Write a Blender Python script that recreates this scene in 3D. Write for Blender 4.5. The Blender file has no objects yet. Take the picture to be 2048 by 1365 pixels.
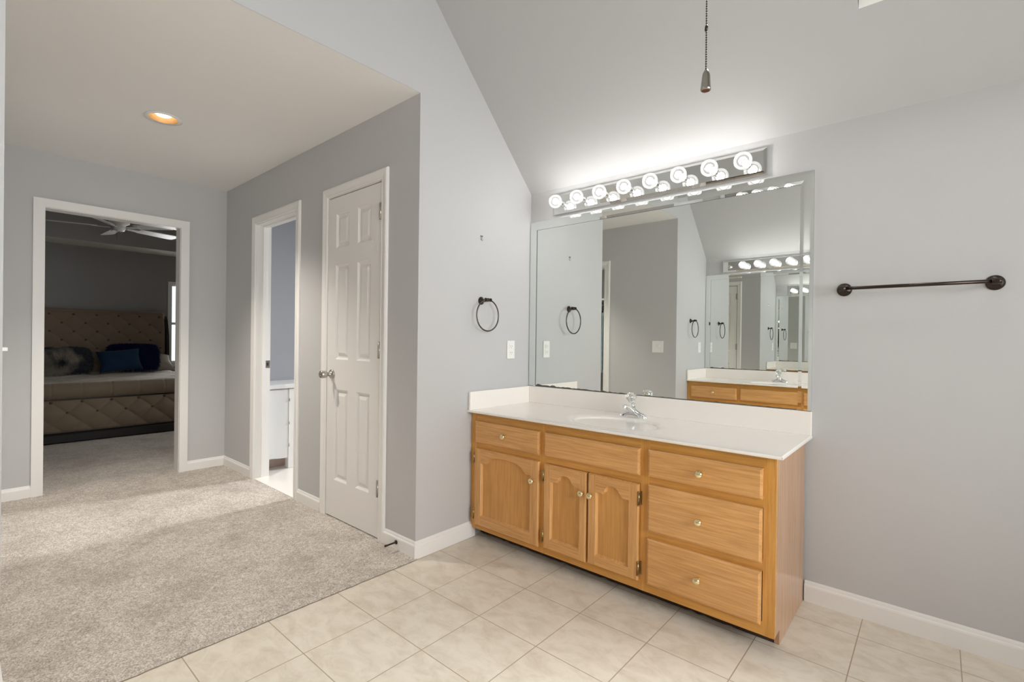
import bpy, bmesh, math, random
from mathutils import Vector, Matrix

# ------------------------------------------------------------------ camera, exposure, world, daylight and fill lamps
S = bpy.context.scene
COL = S.collection
S.view_settings.view_transform = 'Standard'
S.view_settings.look = 'None'
S.view_settings.exposure = 0.55
S.view_settings.gamma = 1.0
S.cycles.max_bounces = 16
S.cycles.glossy_bounces = 12
S.cycles.diffuse_bounces = 7
S.cycles.transparent_max_bounces = 16
S.cycles.sample_clamp_indirect = 6.0

cam_data = bpy.data.cameras.new('camera')
cam = bpy.data.objects.new('camera', cam_data)
COL.objects.link(cam)
S.camera = cam
YAW, PITCH, ROLL, FOC = map(math.radians, (41.072, -0.1846, 0.7134, 0)) 
FPX = 976.2
cam_data.sensor_fit = 'HORIZONTAL'
cam_data.sensor_width = 36.0
cam_data.lens = 36.0 * FPX / 2048.0
cam_data.clip_start = 0.02
f = Vector((-math.sin(YAW)*math.cos(PITCH), math.cos(YAW)*math.cos(PITCH), math.sin(PITCH)))
r0 = Vector((math.cos(YAW), math.sin(YAW), 0)); u0 = r0.cross(f)
rr = r0*math.cos(ROLL) + u0*math.sin(ROLL); uu = -r0*math.sin(ROLL) + u0*math.cos(ROLL)
cam.matrix_world = Matrix(((rr.x, uu.x, -f.x, 2.0375), (rr.y, uu.y, -f.y, -2.5152), (rr.z, uu.z, -f.z, 1.1486), (0, 0, 0, 1)))

W = bpy.data.worlds.new('sky'); S.world = W; W.use_nodes = True
W.node_tree.nodes['Background'].inputs[0].default_value = (0.86, 0.93, 1.0, 1)
W.node_tree.nodes['Background'].inputs[1].default_value = 1.2

def area(name, loc, direction, sx, sy, power, color=(1, 1, 1)):
    d = bpy.data.lights.new(name, 'AREA'); d.shape = 'RECTANGLE'; d.size = sx; d.size_y = sy
    d.energy = power; d.color = color
    o = bpy.data.objects.new(name, d); COL.objects.link(o); o.location = loc
    o.rotation_euler = Vector(direction).to_track_quat('-Z', 'Y').to_euler()
    return o

# daylight just outside the windows, then fill lamps for footboard and closet
area('daylight_bath_window', (4.06, -1.63, 1.42), (-1, 0, -0.2), 1.9, 1.4, 58, (1.0, 1.0, 0.995))
area('daylight_skylight', (2.1, -0.78, 3.75), (0, -0.35, -1), 0.62, 0.9, 150, (1.0, 0.997, 0.99))
area('daylight_toilet_room', (-1.36, 2.86, 1.72), (-0.06, -1, -0.32), 0.42, 0.9, 30, (0.98, 0.985, 1.0)).data.spread = math.radians(75)
area('daylight_bedroom_back', (-7.45, 0.2, 1.45), (1, 0, -0.1), 0.8, 1.3, 30, (1.0, 0.985, 0.96))
area('footboard_fill', (-4.3, 1.35, 1.5), (-0.1, -1, -0.12), 1.3, 1.3, 9.5, (1.0, 0.985, 0.96))  # added fill that brightens the footboard from an unseen side window
area('closet_fill', (-1.4, -3.2, 2.30), (0, 0, -1), 0.3, 0.3, 1.5, (1, 0.96, 0.9))  # unseen fill lamp under the ceiling of the windowless closet

# ------------------------------------------------------------------ materials
MAT = {}
def new_mat(name):
    m = bpy.data.materials.new(name); m.use_nodes = True
    nt = m.node_tree; return m, nt, nt.nodes['Principled BSDF']
def simple(name, col, rough=0.5, metal=0.0, spec=0.5, bump=0.0, bscale=200.0, vary=0.0, vscale=6.0, sheen=0.0, coat=0.0):
    m, nt, p = new_mat(name)
    p.inputs['Base Color'].default_value = (*col, 1); p.inputs['Roughness'].default_value = rough
    p.inputs['Metallic'].default_value = metal; p.inputs['Specular IOR Level'].default_value = spec
    p.inputs['Sheen Weight'].default_value = sheen; p.inputs['Coat Weight'].default_value = coat
    geo = nt.nodes.new('ShaderNodeNewGeometry')
    if vary > 0:
        n = nt.nodes.new('ShaderNodeTexNoise'); n.inputs['Scale'].default_value = vscale; n.inputs['Detail'].default_value = 6
        nt.links.new(geo.outputs['Position'], n.inputs['Vector'])
        mx = nt.nodes.new('ShaderNodeMix'); mx.data_type = 'RGBA'
        mx.inputs[6].default_value = (*[c*(1-vary) for c in col], 1); mx.inputs[7].default_value = (*[min(1, c*(1+vary)) for c in col], 1)
        nt.links.new(n.outputs['Fac'], mx.inputs[0]); nt.links.new(mx.outputs[2], p.inputs['Base Color'])
    if bump > 0:
        n = nt.nodes.new('ShaderNodeTexNoise'); n.inputs['Scale'].default_value = bscale; n.inputs['Detail'].default_value = 3
        nt.links.new(geo.outputs['Position'], n.inputs['Vector'])
        b = nt.nodes.new('ShaderNodeBump'); b.inputs['Strength'].default_value = bump; b.inputs['Distance'].default_value = 0.002
        nt.links.new(n.outputs['Fac'], b.inputs['Height']); nt.links.new(b.outputs['Normal'], p.inputs['Normal'])
    MAT[name] = m
    return m

simple('wall_paint', (0.538, 0.536, 0.536), 0.55, spec=0.3, bump=0.08, bscale=160)
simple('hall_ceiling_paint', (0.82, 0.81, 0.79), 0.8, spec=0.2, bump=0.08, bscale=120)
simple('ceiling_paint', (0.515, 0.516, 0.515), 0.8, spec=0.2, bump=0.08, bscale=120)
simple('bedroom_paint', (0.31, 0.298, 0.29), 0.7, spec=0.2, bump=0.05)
simple('tray_white', (0.90, 0.87, 0.79), 0.7)
simple('toilet_paint', (0.40, 0.405, 0.43), 0.6, spec=0.3, bump=0.05)
simple('trim_paint', (0.83, 0.815, 0.79), 0.38, spec=0.4)
simple('door_paint', (0.80, 0.785, 0.76), 0.4, spec=0.4, bump=0.04, bscale=300)
simple('white_plastic', (0.86, 0.85, 0.82), 0.3)
simple('slot_dark', (0.03, 0.03, 0.03), 0.6)
simple('marble', (0.915, 0.865, 0.81), 0.16, vary=0.025, vscale=3, coat=0.3)
simple('brass', (0.86, 0.74, 0.45), 0.14, metal=1.0)
simple('antique_brass', (0.36, 0.26, 0.12), 0.3, metal=1.0)
simple('chrome', (0.86, 0.87, 0.87), 0.06, metal=1.0)
simple('nickel', (0.50, 0.47, 0.43), 0.28, metal=1.0)
simple('bronze', (0.055, 0.04, 0.033), 0.3, metal=0.85)
simple('bronze_ring', (0.11, 0.095, 0.085), 0.26, metal=0.9)
simple('gunmetal', (0.42, 0.40, 0.35), 0.22, metal=1.0)
simple('chain_metal', (0.07, 0.055, 0.045), 0.35, metal=1.0)
simple('fob_wood', (0.12, 0.02, 0.012), 0.5)
simple('dark_wood', (0.008, 0.004, 0.0035), 0.6, vary=0.3, vscale=20)
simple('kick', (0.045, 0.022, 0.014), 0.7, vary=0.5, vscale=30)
simple('mirror_glass', (0.865, 0.89, 0.868), 0.0, metal=1.0)
simple('plate_mirror', (0.80, 0.81, 0.795), 0.015, metal=1.0)
simple('glass_edge', (0.10, 0.13, 0.12), 0.25)
simple('desilvered', (0.10, 0.09, 0.075), 0.5)
simple('upholstery', (0.215, 0.162, 0.115), 0.85, spec=0.2, bump=0.25, bscale=700, sheen=0.25)
simple('button_cloth', (0.10, 0.075, 0.058), 0.9, spec=0.1)
simple('bedspread', (0.50, 0.46, 0.40), 0.9, spec=0.1, vary=0.25, vscale=18, bump=0.5, bscale=60)
simple('sham_cloth', (0.42, 0.38, 0.32), 0.9, spec=0.1, bump=0.4, bscale=80)
simple('velvet_blue', (0.007, 0.026, 0.062), 0.7, spec=0.15, sheen=0.08, bump=0.2, bscale=300)
simple('fur_navy', (0.012, 0.026, 0.12), 0.6, spec=0.3)
simple('fan_white', (0.78, 0.77, 0.75), 0.4)
simple('cabinet_white', (0.84, 0.83, 0.81), 0.35)
simple('pink_tile', (0.55, 0.42, 0.36), 0.6)
simple('tile_white', (0.80, 0.78, 0.74), 0.25, vary=0.03)
simple('teal_cloth', (0.02, 0.14, 0.19), 0.9, vary=0.5, vscale=14)
simple('pale_cloth', (0.45, 0.58, 0.60), 0.9, vary=0.3, vscale=20)
simple('white_cloth', (0.75, 0.76, 0.76), 0.95, bump=0.6, bscale=60)
simple('can_gold', (0.26, 0.15, 0.06), 0.5, metal=0.3)

def fur_mix():
    m, nt, p = new_mat('fur_grey')
    geo = nt.nodes.new('ShaderNodeNewGeometry')
    n = nt.nodes.new('ShaderNodeTexNoise'); n.inputs['Scale'].default_value = 5.5; n.inputs['Detail'].default_value = 3
    nt.links.new(geo.outputs['Position'], n.inputs['Vector'])
    r = nt.nodes.new('ShaderNodeValToRGB'); e = r.color_ramp.elements
    e[0].position = 0.40; e[0].color = (0.060, 0.066, 0.080, 1); e[1].position = 0.58; e[1].color = (0.50, 0.45, 0.38, 1)
    sx = nt.nodes.new('ShaderNodeSeparateXYZ'); nt.links.new(geo.outputs['Position'], sx.inputs[0])
    ma = nt.nodes.new('ShaderNodeMath'); ma.operation = 'MULTIPLY_ADD'; ma.inputs[1].default_value = -0.9; ma.inputs[2].default_value = -1.42
    nt.links.new(sx.outputs[1], ma.inputs[0])
    ad = nt.nodes.new('ShaderNodeMath'); ad.operation = 'ADD'; nt.links.new(n.outputs['Fac'], ad.inputs[0]); nt.links.new(ma.outputs[0], ad.inputs[1])
    nt.links.new(ad.outputs[0], r.inputs[0]); nt.links.new(r.outputs[0], p.inputs['Base Color'])
    p.inputs['Roughness'].default_value = 0.7
    MAT['fur_grey'] = m
fur_mix()

def oak(name, along, base=(0.70, 0.385, 0.150), dark=(0.55, 0.275, 0.086), rough=0.33):
    # along: which world axis the grain runs
    m, nt, p = new_mat(name); N = nt.nodes; L = nt.links
    geo = N.new('ShaderNodeNewGeometry'); mp = N.new('ShaderNodeMapping')
    lo, hi = 5.0, 130.0
    mp.inputs['Scale'].default_value = (lo, hi, hi) if along == 'x' else ((hi, hi, lo) if along == 'z' else (hi, lo, hi))
    L.new(geo.outputs['Position'], mp.inputs['Vector'])
    n1 = N.new('ShaderNodeTexNoise'); n1.inputs['Scale'].default_value = 1.0; n1.inputs['Detail'].default_value = 7; n1.inputs['Roughness'].default_value = 0.62; n1.inputs['Distortion'].default_value = 0.6
    L.new(mp.outputs[0], n1.inputs['Vector'])
    mp2 = N.new('ShaderNodeMapping')
    a, b = 1.2, 9.0
    mp2.inputs['Scale'].default_value = (a, b, b) if along == 'x' else ((b, b, a) if along == 'z' else (b, a, b))
    L.new(geo.outputs['Position'], mp2.inputs['Vector'])
    n2 = N.new('ShaderNodeTexNoise'); n2.inputs['Scale'].default_value = 1.6; n2.inputs['Detail'].default_value = 4; n2.inputs['Distortion'].default_value = 1.2
    L.new(mp2.outputs[0], n2.inputs['Vector'])
    r1 = N.new('ShaderNodeValToRGB'); e = r1.color_ramp.elements
    e[0].position = 0.33; e[0].color = (*dark, 1); e[1].position = 0.60; e[1].color = (*base, 1)
    L.new(n1.outputs['Fac'], r1.inputs[0])
    r2 = N.new('ShaderNodeValToRGB'); e = r2.color_ramp.elements
    e[0].position = 0.35; e[0].color = (0.93, 0.91, 0.88, 1); e[1].position = 0.65; e[1].color = (1.05, 1.05, 1.05, 1)
    L.new(n2.outputs['Fac'], r2.inputs[0])
    mx = N.new('ShaderNodeMix'); mx.data_type = 'RGBA'; mx.blend_type = 'MULTIPLY'; mx.inputs[0].default_value = 1.0
    L.new(r1.outputs[0], mx.inputs[6]); L.new(r2.outputs[0], mx.inputs[7])
    L.new(mx.outputs[2], p.inputs['Base Color'])
    p.inputs['Roughness'].default_value = rough; p.inputs['Specular IOR Level'].default_value = 0.45
    b_ = N.new('ShaderNodeBump'); b_.inputs['Strength'].default_value = 0.12; b_.inputs['Distance'].default_value = 0.001
    L.new(n1.outputs['Fac'], b_.inputs['Height']); L.new(b_.outputs['Normal'], p.inputs['Normal'])
    MAT[name] = m
oak('oak_h', 'x'); oak('oak_v', 'z')
oak('frame_h', 'x', (0.66, 0.335, 0.080), (0.53, 0.245, 0.050)); oak('frame_v', 'z', (0.66, 0.335, 0.080), (0.53, 0.245, 0.050))
oak('oak_panel', 'z', (0.65, 0.335, 0.100), (0.55, 0.262, 0.066))
oak('oak_side', 'z', (0.50, 0.305, 0.185), (0.43, 0.245, 0.135), 0.2)

def tile_mat():
    m, nt, p = new_mat('floor_tile'); N = nt.nodes; L = nt.links
    geo = N.new('ShaderNodeNewGeometry'); mp = N.new('ShaderNodeMapping')
    mp.inputs['Location'].default_value = (-0.3189 + 0.2993*40, 0.7735 + 0.2993*40, 0)
    L.new(geo.outputs['Position'], mp.inputs['Vector'])
    br = N.new('ShaderNodeTexBrick'); br.offset = 0.0; br.squash = 1.0
    br.inputs['Scale'].default_value = 1.0; br.inputs['Brick Width'].default_value = 0.2993; br.inputs['Row Height'].default_value = 0.2993
    br.inputs['Mortar Size'].default_value = 0.0021; br.inputs['Mortar Smooth'].default_value = 0.3; br.inputs['Bias'].default_value = -1.0
    L.new(mp.outputs[0], br.inputs['Vector'])
    n1 = N.new('ShaderNodeTexNoise'); n1.inputs['Scale'].default_value = 9.0; n1.inputs['Detail'].default_value = 8; n1.inputs['Roughness'].default_value = 0.68; n1.inputs['Distortion'].default_value = 0.5
    mp1 = N.new('ShaderNodeMapping'); mp1.inputs['Scale'].default_value = (1.0, 1.6, 1)
    L.new(geo.outputs['Position'], mp1.inputs['Vector']); L.new(mp1.outputs[0], n1.inputs['Vector'])
    r = N.new('ShaderNodeValToRGB'); e = r.color_ramp.elements
    e[0].position = 0.30; e[0].color = (0.60, 0.525, 0.42, 1); e[1].position = 0.58; e[1].color = (0.745, 0.68, 0.58, 1)
    L.new(n1.outputs['Fac'], r.inputs[0])
    mx = N.new('ShaderNodeMix'); mx.data_type = 'RGBA'
    L.new(br.outputs['Fac'], mx.inputs[0]); L.new(r.outputs[0], mx.inputs[6]); mx.inputs[7].default_value = (0.43, 0.335, 0.24, 1)
    L.new(mx.outputs[2], p.inputs['Base Color'])
    p.inputs['Roughness'].default_value = 0.34; p.inputs['Specular IOR Level'].default_value = 0.4
    inv = N.new('ShaderNodeMath'); inv.operation = 'SUBTRACT'; inv.inputs[0].default_value = 1.0; L.new(br.outputs['Fac'], inv.inputs[1])
    b = N.new('ShaderNodeBump'); b.inputs['Strength'].default_value = 0.5; b.inputs['Distance'].default_value = 0.0015
    L.new(inv.outputs[0], b.inputs['Height']); L.new(b.outputs['Normal'], p.inputs['Normal'])
    MAT['floor_tile'] = m
tile_mat()

def carpet_mat():
    m, nt, p = new_mat('carpet'); N = nt.nodes; L = nt.links
    geo = N.new('ShaderNodeNewGeometry')
    def noise(scale, detail, rough=0.5):
        n = N.new('ShaderNodeTexNoise'); n.inputs['Scale'].default_value = scale; n.inputs['Detail'].default_value = detail; n.inputs['Roughness'].default_value = rough
        L.new(geo.outputs['Position'], n.inputs['Vector']); return n
    n1 = noise(170, 4, 0.7); n2 = noise(3.2, 7, 0.72); n3 = noise(48, 3, 0.6)
    r1 = N.new('ShaderNodeValToRGB'); e = r1.color_ramp.elements
    e[0].position = 0.34; e[0].color = (0.32, 0.28, 0.24, 1); e[1].position = 0.60; e[1].color = (0.79, 0.72, 0.645, 1)
    L.new(n1.outputs['Fac'], r1.inputs[0])
    r2 = N.new('ShaderNodeValToRGB'); e = r2.color_ramp.elements
    e[0].position = 0.36; e[0].color = (0.82, 0.805, 0.79, 1); e[1].position = 0.56; e[1].color = (1.05, 1.05, 1.05, 1)
    L.new(n2.outputs['Fac'], r2.inputs[0])
    r3 = N.new('ShaderNodeValToRGB'); e = r3.color_ramp.elements
    e[0].position = 0.3; e[0].color = (0.82, 0.81, 0.80, 1); e[1].position = 0.6; e[1].color = (1.08, 1.08, 1.08, 1)
    L.new(n3.outputs['Fac'], r3.inputs[0])
    mx = N.new('ShaderNodeMix'); mx.data_type = 'RGBA'; mx.blend_type = 'MULTIPLY'; mx.inputs[0].default_value = 1
    L.new(r1.outputs[0], mx.inputs[6]); L.new(r2.outputs[0], mx.inputs[7])
    mx2 = N.new('ShaderNodeMix'); mx2.data_type = 'RGBA'; mx2.blend_type = 'MULTIPLY'; mx2.inputs[0].default_value = 1
    L.new(mx.outputs[2], mx2.inputs[6]); L.new(r3.outputs[0], mx2.inputs[7])
    L.new(mx2.outputs[2], p.inputs['Base Color'])
    p.inputs['Roughness'].default_value = 1.0; p.inputs['Specular IOR Level'].default_value = 0.0; p.inputs['Sheen Weight'].default_value = 0.15
    ad = N.new('ShaderNodeMath'); ad.operation = 'ADD'; L.new(n1.outputs['Fac'], ad.inputs[0]); L.new(n3.outputs['Fac'], ad.inputs[1])
    b = N.new('ShaderNodeBump'); b.inputs['Strength'].default_value = 0.9; b.inputs['Distance'].default_value = 0.006
    L.new(ad.outputs[0], b.inputs['Height']); L.new(b.outputs['Normal'], p.inputs['Normal'])
    MAT['carpet'] = m
carpet_mat()

def thin_glass(name, tint, frost=0.0, glow=0.0, glow_col=(1, 0.95, 0.88)):
    m, nt, p = new_mat(name); N = nt.nodes; L = nt.links; N.remove(p)
    out = N['Material Output']
    tr = N.new('ShaderNodeBsdfTransparent'); tr.inputs[0].default_value = (*tint, 1)
    gl = N.new('ShaderNodeBsdfGlossy'); gl.inputs['Roughness'].default_value = 0.03
    fr = N.new('ShaderNodeFresnel'); fr.inputs[0].default_value = 1.45
    mx = N.new('ShaderNodeMixShader'); L.new(fr.outputs[0], mx.inputs[0]); L.new(tr.outputs[0], mx.inputs[1]); L.new(gl.outputs[0], mx.inputs[2])
    last = mx
    if frost > 0:
        df = N.new('ShaderNodeBsdfTranslucent'); df.inputs[0].default_value = (0.95, 0.95, 0.95, 1)
        m2 = N.new('ShaderNodeMixShader'); m2.inputs[0].default_value = frost
        L.new(last.outputs[0], m2.inputs[1]); L.new(df.outputs[0], m2.inputs[2]); last = m2
    if glow > 0:
        em = N.new('ShaderNodeEmission'); em.inputs[0].default_value = (*glow_col, 1); em.inputs[1].default_value = glow
        ad = N.new('ShaderNodeAddShader'); L.new(last.outputs[0], ad.inputs[0]); L.new(em.outputs[0], ad.inputs[1]); last = ad
    L.new(last.outputs[0], out.inputs[0])
    MAT[name] = m
thin_glass('window_glass', (0.97, 0.98, 0.98))
thin_glass('bulb_glass', (0.84, 0.84, 0.84), frost=0.0, glow=0.15, glow_col=(1, 0.98, 0.95))
simple('acrylic', (0.97, 0.98, 0.98), 0.02); MAT['acrylic'].node_tree.nodes['Principled BSDF'].inputs['Transmission Weight'].default_value = 1.0; MAT['acrylic'].node_tree.nodes['Principled BSDF'].inputs['IOR'].default_value = 1.46

def emit(name, col, strength):
    m, nt, p = new_mat(name); nt.nodes.remove(p)
    e = nt.nodes.new('ShaderNodeEmission'); e.inputs[0].default_value = (*col, 1); e.inputs[1].default_value = strength
    nt.links.new(e.outputs[0], nt.nodes['Material Output'].inputs[0]); MAT[name] = m
emit('bulb_core', (1.0, 0.95, 0.87), 6.0)
emit('downlight_lens', (1.0, 0.86, 0.64), 7.0)

# ------------------------------------------------------------------ mesh builder
class B:
    """collects shapes into one mesh, then build() links them as one object"""
    flip = None                       # optional mirror plane: y -> flip - y
    def __init__(self): self.bm = bmesh.new(); self.k = 0
    def add(self, verts, faces, smooth=False):
        vs = [self.bm.verts.new(v) for v in verts]
        out = []
        for fc in faces:
            try:
                q = self.bm.faces.new([vs[i] for i in fc]); q.material_index = self.k; q.smooth = smooth; out.append(q)
            except ValueError: pass
        return out
    def take(self, tmp, smooth=False):
        tmp.verts.ensure_lookup_table(); tmp.verts.index_update()
        self.add([v.co.copy() for v in tmp.verts], [[v.index for v in q.verts] for q in tmp.faces], smooth); tmp.free()
    def box(self, x0, x1, y0, y1, z0, z1, bev=0.0, seg=1):
        t = bmesh.new()
        vs = [t.verts.new((x, y, z)) for x in (x0, x1) for y in (y0, y1) for z in (z0, z1)]
        for q in ((0, 1, 3, 2), (4, 6, 7, 5), (0, 4, 5, 1), (2, 3, 7, 6), (0, 2, 6, 4), (1, 5, 7, 3)): t.faces.new([vs[i] for i in q])
        if bev > 0: bmesh.ops.bevel(t, geom=t.edges[:], offset=bev, segments=seg, affect='EDGES', profile=0.5)
        self.take(t)
    def prism(self, poly, axis, a, b):
        """poly in the two other axes (x,y,z order without `axis`), extruded along axis from a to b"""
        def P(p, h):
            return (h, p[0], p[1]) if axis == 0 else ((p[0], h, p[1]) if axis == 1 else (p[0], p[1], h))
        n = len(poly)
        v = [P(p, a) for p in poly] + [P(p, b) for p in poly]
        self.add(v, [list(range(n)), list(range(2*n-1, n-1, -1))] + [[i, (i+1) % n, n+(i+1) % n, n+i] for i in range(n)])
    def frustum(self, x0, x1, z0, z1, yb, yf, ch, lip=0.0):
        """slab standing on plane yb with a front face yf whose edges are chamfered by ch (front is the room side)"""
        ym = yf + (0.55*ch if yf < yb else -0.55*ch)
        c = [(x0, z0), (x1, z0), (x1, z1), (x0, z1)]; d = [(x0+ch, z0+ch), (x1-ch, z0+ch), (x1-ch, z1-ch), (x0+ch, z1-ch)]
        v = [(x, yb, z) for x, z in c] + [(x, ym, z) for x, z in c] + [(x, yf, z) for x, z in d]
        self.add(v, [[3, 2, 1, 0], [8, 9, 10, 11]] + [[i, (i+1) % 4, 4+(i+1) % 4, 4+i] for i in range(4)] + [[4+i, 4+(i+1) % 4, 8+(i+1) % 4, 8+i] for i in range(4)])
    def lathe(self, prof, origin, axis, seg=24, smooth=True):
        """prof: (radius, distance along axis)"""
        o = Vector(origin); ax = Vector(axis).normalized()
        e1 = ax.orthogonal().normalized(); e2 = ax.cross(e1)
        v, fcs = [], []
        for r, h in prof:
            r = max(r, 1e-5)
            for i in range(seg):
                t = 2*math.pi*i/seg; v.append(o + ax*h + (e1*math.cos(t) + e2*math.sin(t))*r)
        n = len(prof)
        for j in range(n-1):
            for i in range(seg): fcs.append([j*seg+i, j*seg+(i+1) % seg, (j+1)*seg+(i+1) % seg, (j+1)*seg+i])
        fcs.append(list(range(seg-1, -1, -1))); fcs.append([(n-1)*seg+i for i in range(seg)])
        for q in self.add(v, fcs, smooth)[-2:]: q.smooth = False
    def cyl(self, p0, p1, r, r1=None, seg=16):
        p0, p1 = Vector(p0), Vector(p1); d = p1-p0
        self.lathe([(r, 0), (r if r1 is None else r1, d.length)], p0, d, seg)
    def sphere(self, c, r, seg=20, sc=(1, 1, 1)):
        t = bmesh.new(); bmesh.ops.create_uvsphere(t, u_segments=seg, v_segments=max(6, seg*2//3), radius=r)
        for v in t.verts: v.co = Vector((v.co.x*sc[0], v.co.y*sc[1], v.co.z*sc[2])) + Vector(c)
        self.take(t, True)
    def tube(self, pts, rad, seg=10, closed=False):
        pts = [Vector(p) for p in pts]; n = len(pts); v, fcs = [], []
        prev = None
        for i, p in enumerate(pts):
            a = pts[(i-1) % n] if closed or i else p; b = pts[(i+1) % n] if closed or i < n-1 else p
            d = (b-a).normalized()
            e1 = d.orthogonal().normalized() if prev is None else (prev - d*prev.dot(d)).normalized()
            prev = e1; e2 = d.cross(e1); rd = rad[i] if isinstance(rad, (list, tuple)) else rad
            for k in range(seg):
                t = 2*math.pi*k/seg; v.append(p + (e1*math.cos(t)+e2*math.sin(t))*rd)
        m = n if closed else n-1
        for i in range(m):
            j = (i+1) % n
            for k in range(seg): fcs.append([i*seg+k, i*seg+(k+1) % seg, j*seg+(k+1) % seg, j*seg+k])
        if not closed: fcs += [list(range(seg-1, -1, -1)), [(n-1)*seg+k for k in range(seg)]]
        self.add(v, fcs, True)
    def grid(self, fn, nu, nv, smooth=True):
        v = [fn(i/nu, j/nv) for i in range(nu+1) for j in range(nv+1)]
        self.add(v, [[i*(nv+1)+j, (i+1)*(nv+1)+j, (i+1)*(nv+1)+j+1, i*(nv+1)+j+1] for i in range(nu) for j in range(nv)], smooth)
    def build(self, name, mat, parent=None, recalc=True):
        bm = self.bm
        if B.flip is not None:
            for v in bm.verts: v.co.y = B.flip - v.co.y
        if recalc: bmesh.ops.recalc_face_normals(bm, faces=bm.faces[:])
        if parent is not None:
            base = Vector((0, 0, 0)); q = parent
            while q is not None: base += q.location; q = q.parent
            for v in bm.verts: v.co -= base
        me = bpy.data.meshes.new(name); bm.to_mesh(me); bm.free()
        for mm in (mat if isinstance(mat, (list, tuple)) else [mat]): me.materials.append(MAT[mm])
        o = bpy.data.objects.new(name, me); COL.objects.link(o)
        if parent is not None: o.parent = parent
        return o

def tag(o, label=None, cat=None, group=None, kind=None):
    if label: o['label'] = label
    if cat: o['category'] = cat
    if group: o['group'] = group
    if kind: o['kind'] = kind
    return o
def thing(name, loc, label, cat, group=None, kind=None):
    o = bpy.data.objects.new(name, None); COL.objects.link(o); o.empty_display_size = 0.05
    if B.flip is not None: loc = (loc[0], B.flip - loc[1], loc[2])
    o.location = loc
    return tag(o, label, cat, group, kind)
def struct(o, label, cat): return tag(o, label, cat, None, 'structure')

# room numbers
D = 3.2571; D1 = 0.9241; D2 = 2.419; L = 2.7122; HC = 2.4254; HV = 2.1062; SL = 1.0187; TH = 0.115
XE = 3.9; RIDGE_Y = -D/2; RIDGE_Z = HV + SL*D/2
XB = -7.2; XF = -L-TH       # bedroom back wall, bedroom side of the doorway wall
CT, CW = 0.016, 0.0596      # casing thickness and width
HO = 2.10                   # top of the casings

# ------------------------------------------------------------------ shell: bathroom
b = B(); b.box(-TH, XE+TH, 0, TH, -0.05, HV+0.05)
struct(b.build('wall_north', 'wall_paint'), 'pale grey wall behind the vanity with the big mirror', 'wall')
b = B(); b.box(-TH, XE+TH, -D-TH, -D, -0.05, HV+0.05)
struct(b.build('wall_south', 'wall_paint'), 'pale grey wall behind the second vanity, seen in the mirror', 'wall')
b = B(); b.prism([(0, -0.05), (-D1, -0.05), (-D1, HC), (-D2, HC), (-D2, -0.05), (-D, -0.05), (-D, HV), (RIDGE_Y, RIDGE_Z), (0, HV)], 0, -TH, 0)
struct(b.build('wall_west', 'wall_paint'), 'pale grey gable wall with the open passage to the hall', 'wall')
# east wall with the tub window, out of the picture to the right
b = B()
b.box(XE, XE+TH, -D, -2.63, -0.05, HV+0.3); b.box(XE, XE+TH, -0.63, 0, -0.05, HV+0.3)
b.box(XE, XE+TH, -2.63, -0.63, -0.05, 0.70); b.prism([(-2.63, 2.15), (-0.63, 2.15), (-0.63, 2.75), (RIDGE_Y, RIDGE_Z), (-2.63, 2.75)], 0, XE, XE+TH)
b.prism([(-D, HV+0.3), (-2.63, HV+0.3), (-2.63, 2.75), (-D, HV)], 0, XE, XE+TH); b.prism([(0, HV+0.3), (-0.63, HV+0.3), (-0.63, 2.75), (0, HV)], 0, XE, XE+TH)
struct(b.build('wall_east', 'wall_paint'), 'pale grey wall with a window right of the towel bar', 'wall')

def window(name, label, o, ux, w, h, out, mid=True, casing=True, c=0.065, s=0.04):
    """o lower-left corner on the inner wall face, ux the wall direction, out the outward normal"""
    o, ux, out = Vector(o), Vector(ux), Vector(out); uz = Vector((0, 0, 1))
    t = thing(name, tuple(o + ux*w/2), label, 'window', None, 'structure')
    def bar(bb, a0, a1, z0, z1, d0, d1):
        ps = [o + ux*a + uz*z + out*d for a in (a0, a1) for z in (z0, z1) for d in (d0, d1)]
        xs = [p.x for p in ps]; ys = [p.y for p in ps]; zs = [p.z for p in ps]
        bb.box(min(xs), max(xs), min(ys), max(ys), min(zs), max(zs))
    if casing:
        bb = B()
        bar(bb, -c, 0, -c, h+c, -0.016, 0); bar(bb, w, w+c, -c, h+c, -0.016, 0); bar(bb, 0, w, h, h+c, -0.016, 0); bar(bb, 0, w, -c, 0, -0.016, 0)
        bar(bb, -c-0.02, w+c+0.02, -c-0.02, -c, -0.04, 0)
        bb.build('window_casing', 'trim_paint', t)
    bb = B()
    bar(bb, 0.0, s, 0, h, 0.04, 0.08); bar(bb, w-s, w, 0, h, 0.04, 0.08); bar(bb, s, w-s, h-s, h, 0.04, 0.08); bar(bb, s, w-s, 0, s, 0.04, 0.08)
    if mid: bar(bb, s, w-s, h*0.5-0.02, h*0.5+0.02, 0.04, 0.08)
    bb.build('window_sash', 'trim_paint', t)
    bb = B(); bar(bb, s, w-s, s, h-s, 0.058, 0.062); bb.build('window_pane', 'window_glass', t)
    return t
window('window_1', 'tub window in the wall right of the towel bar', (XE, -2.63, 0.70), (0, 1, 0), 2.0, 1.45, (1, 0, 0))

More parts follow.
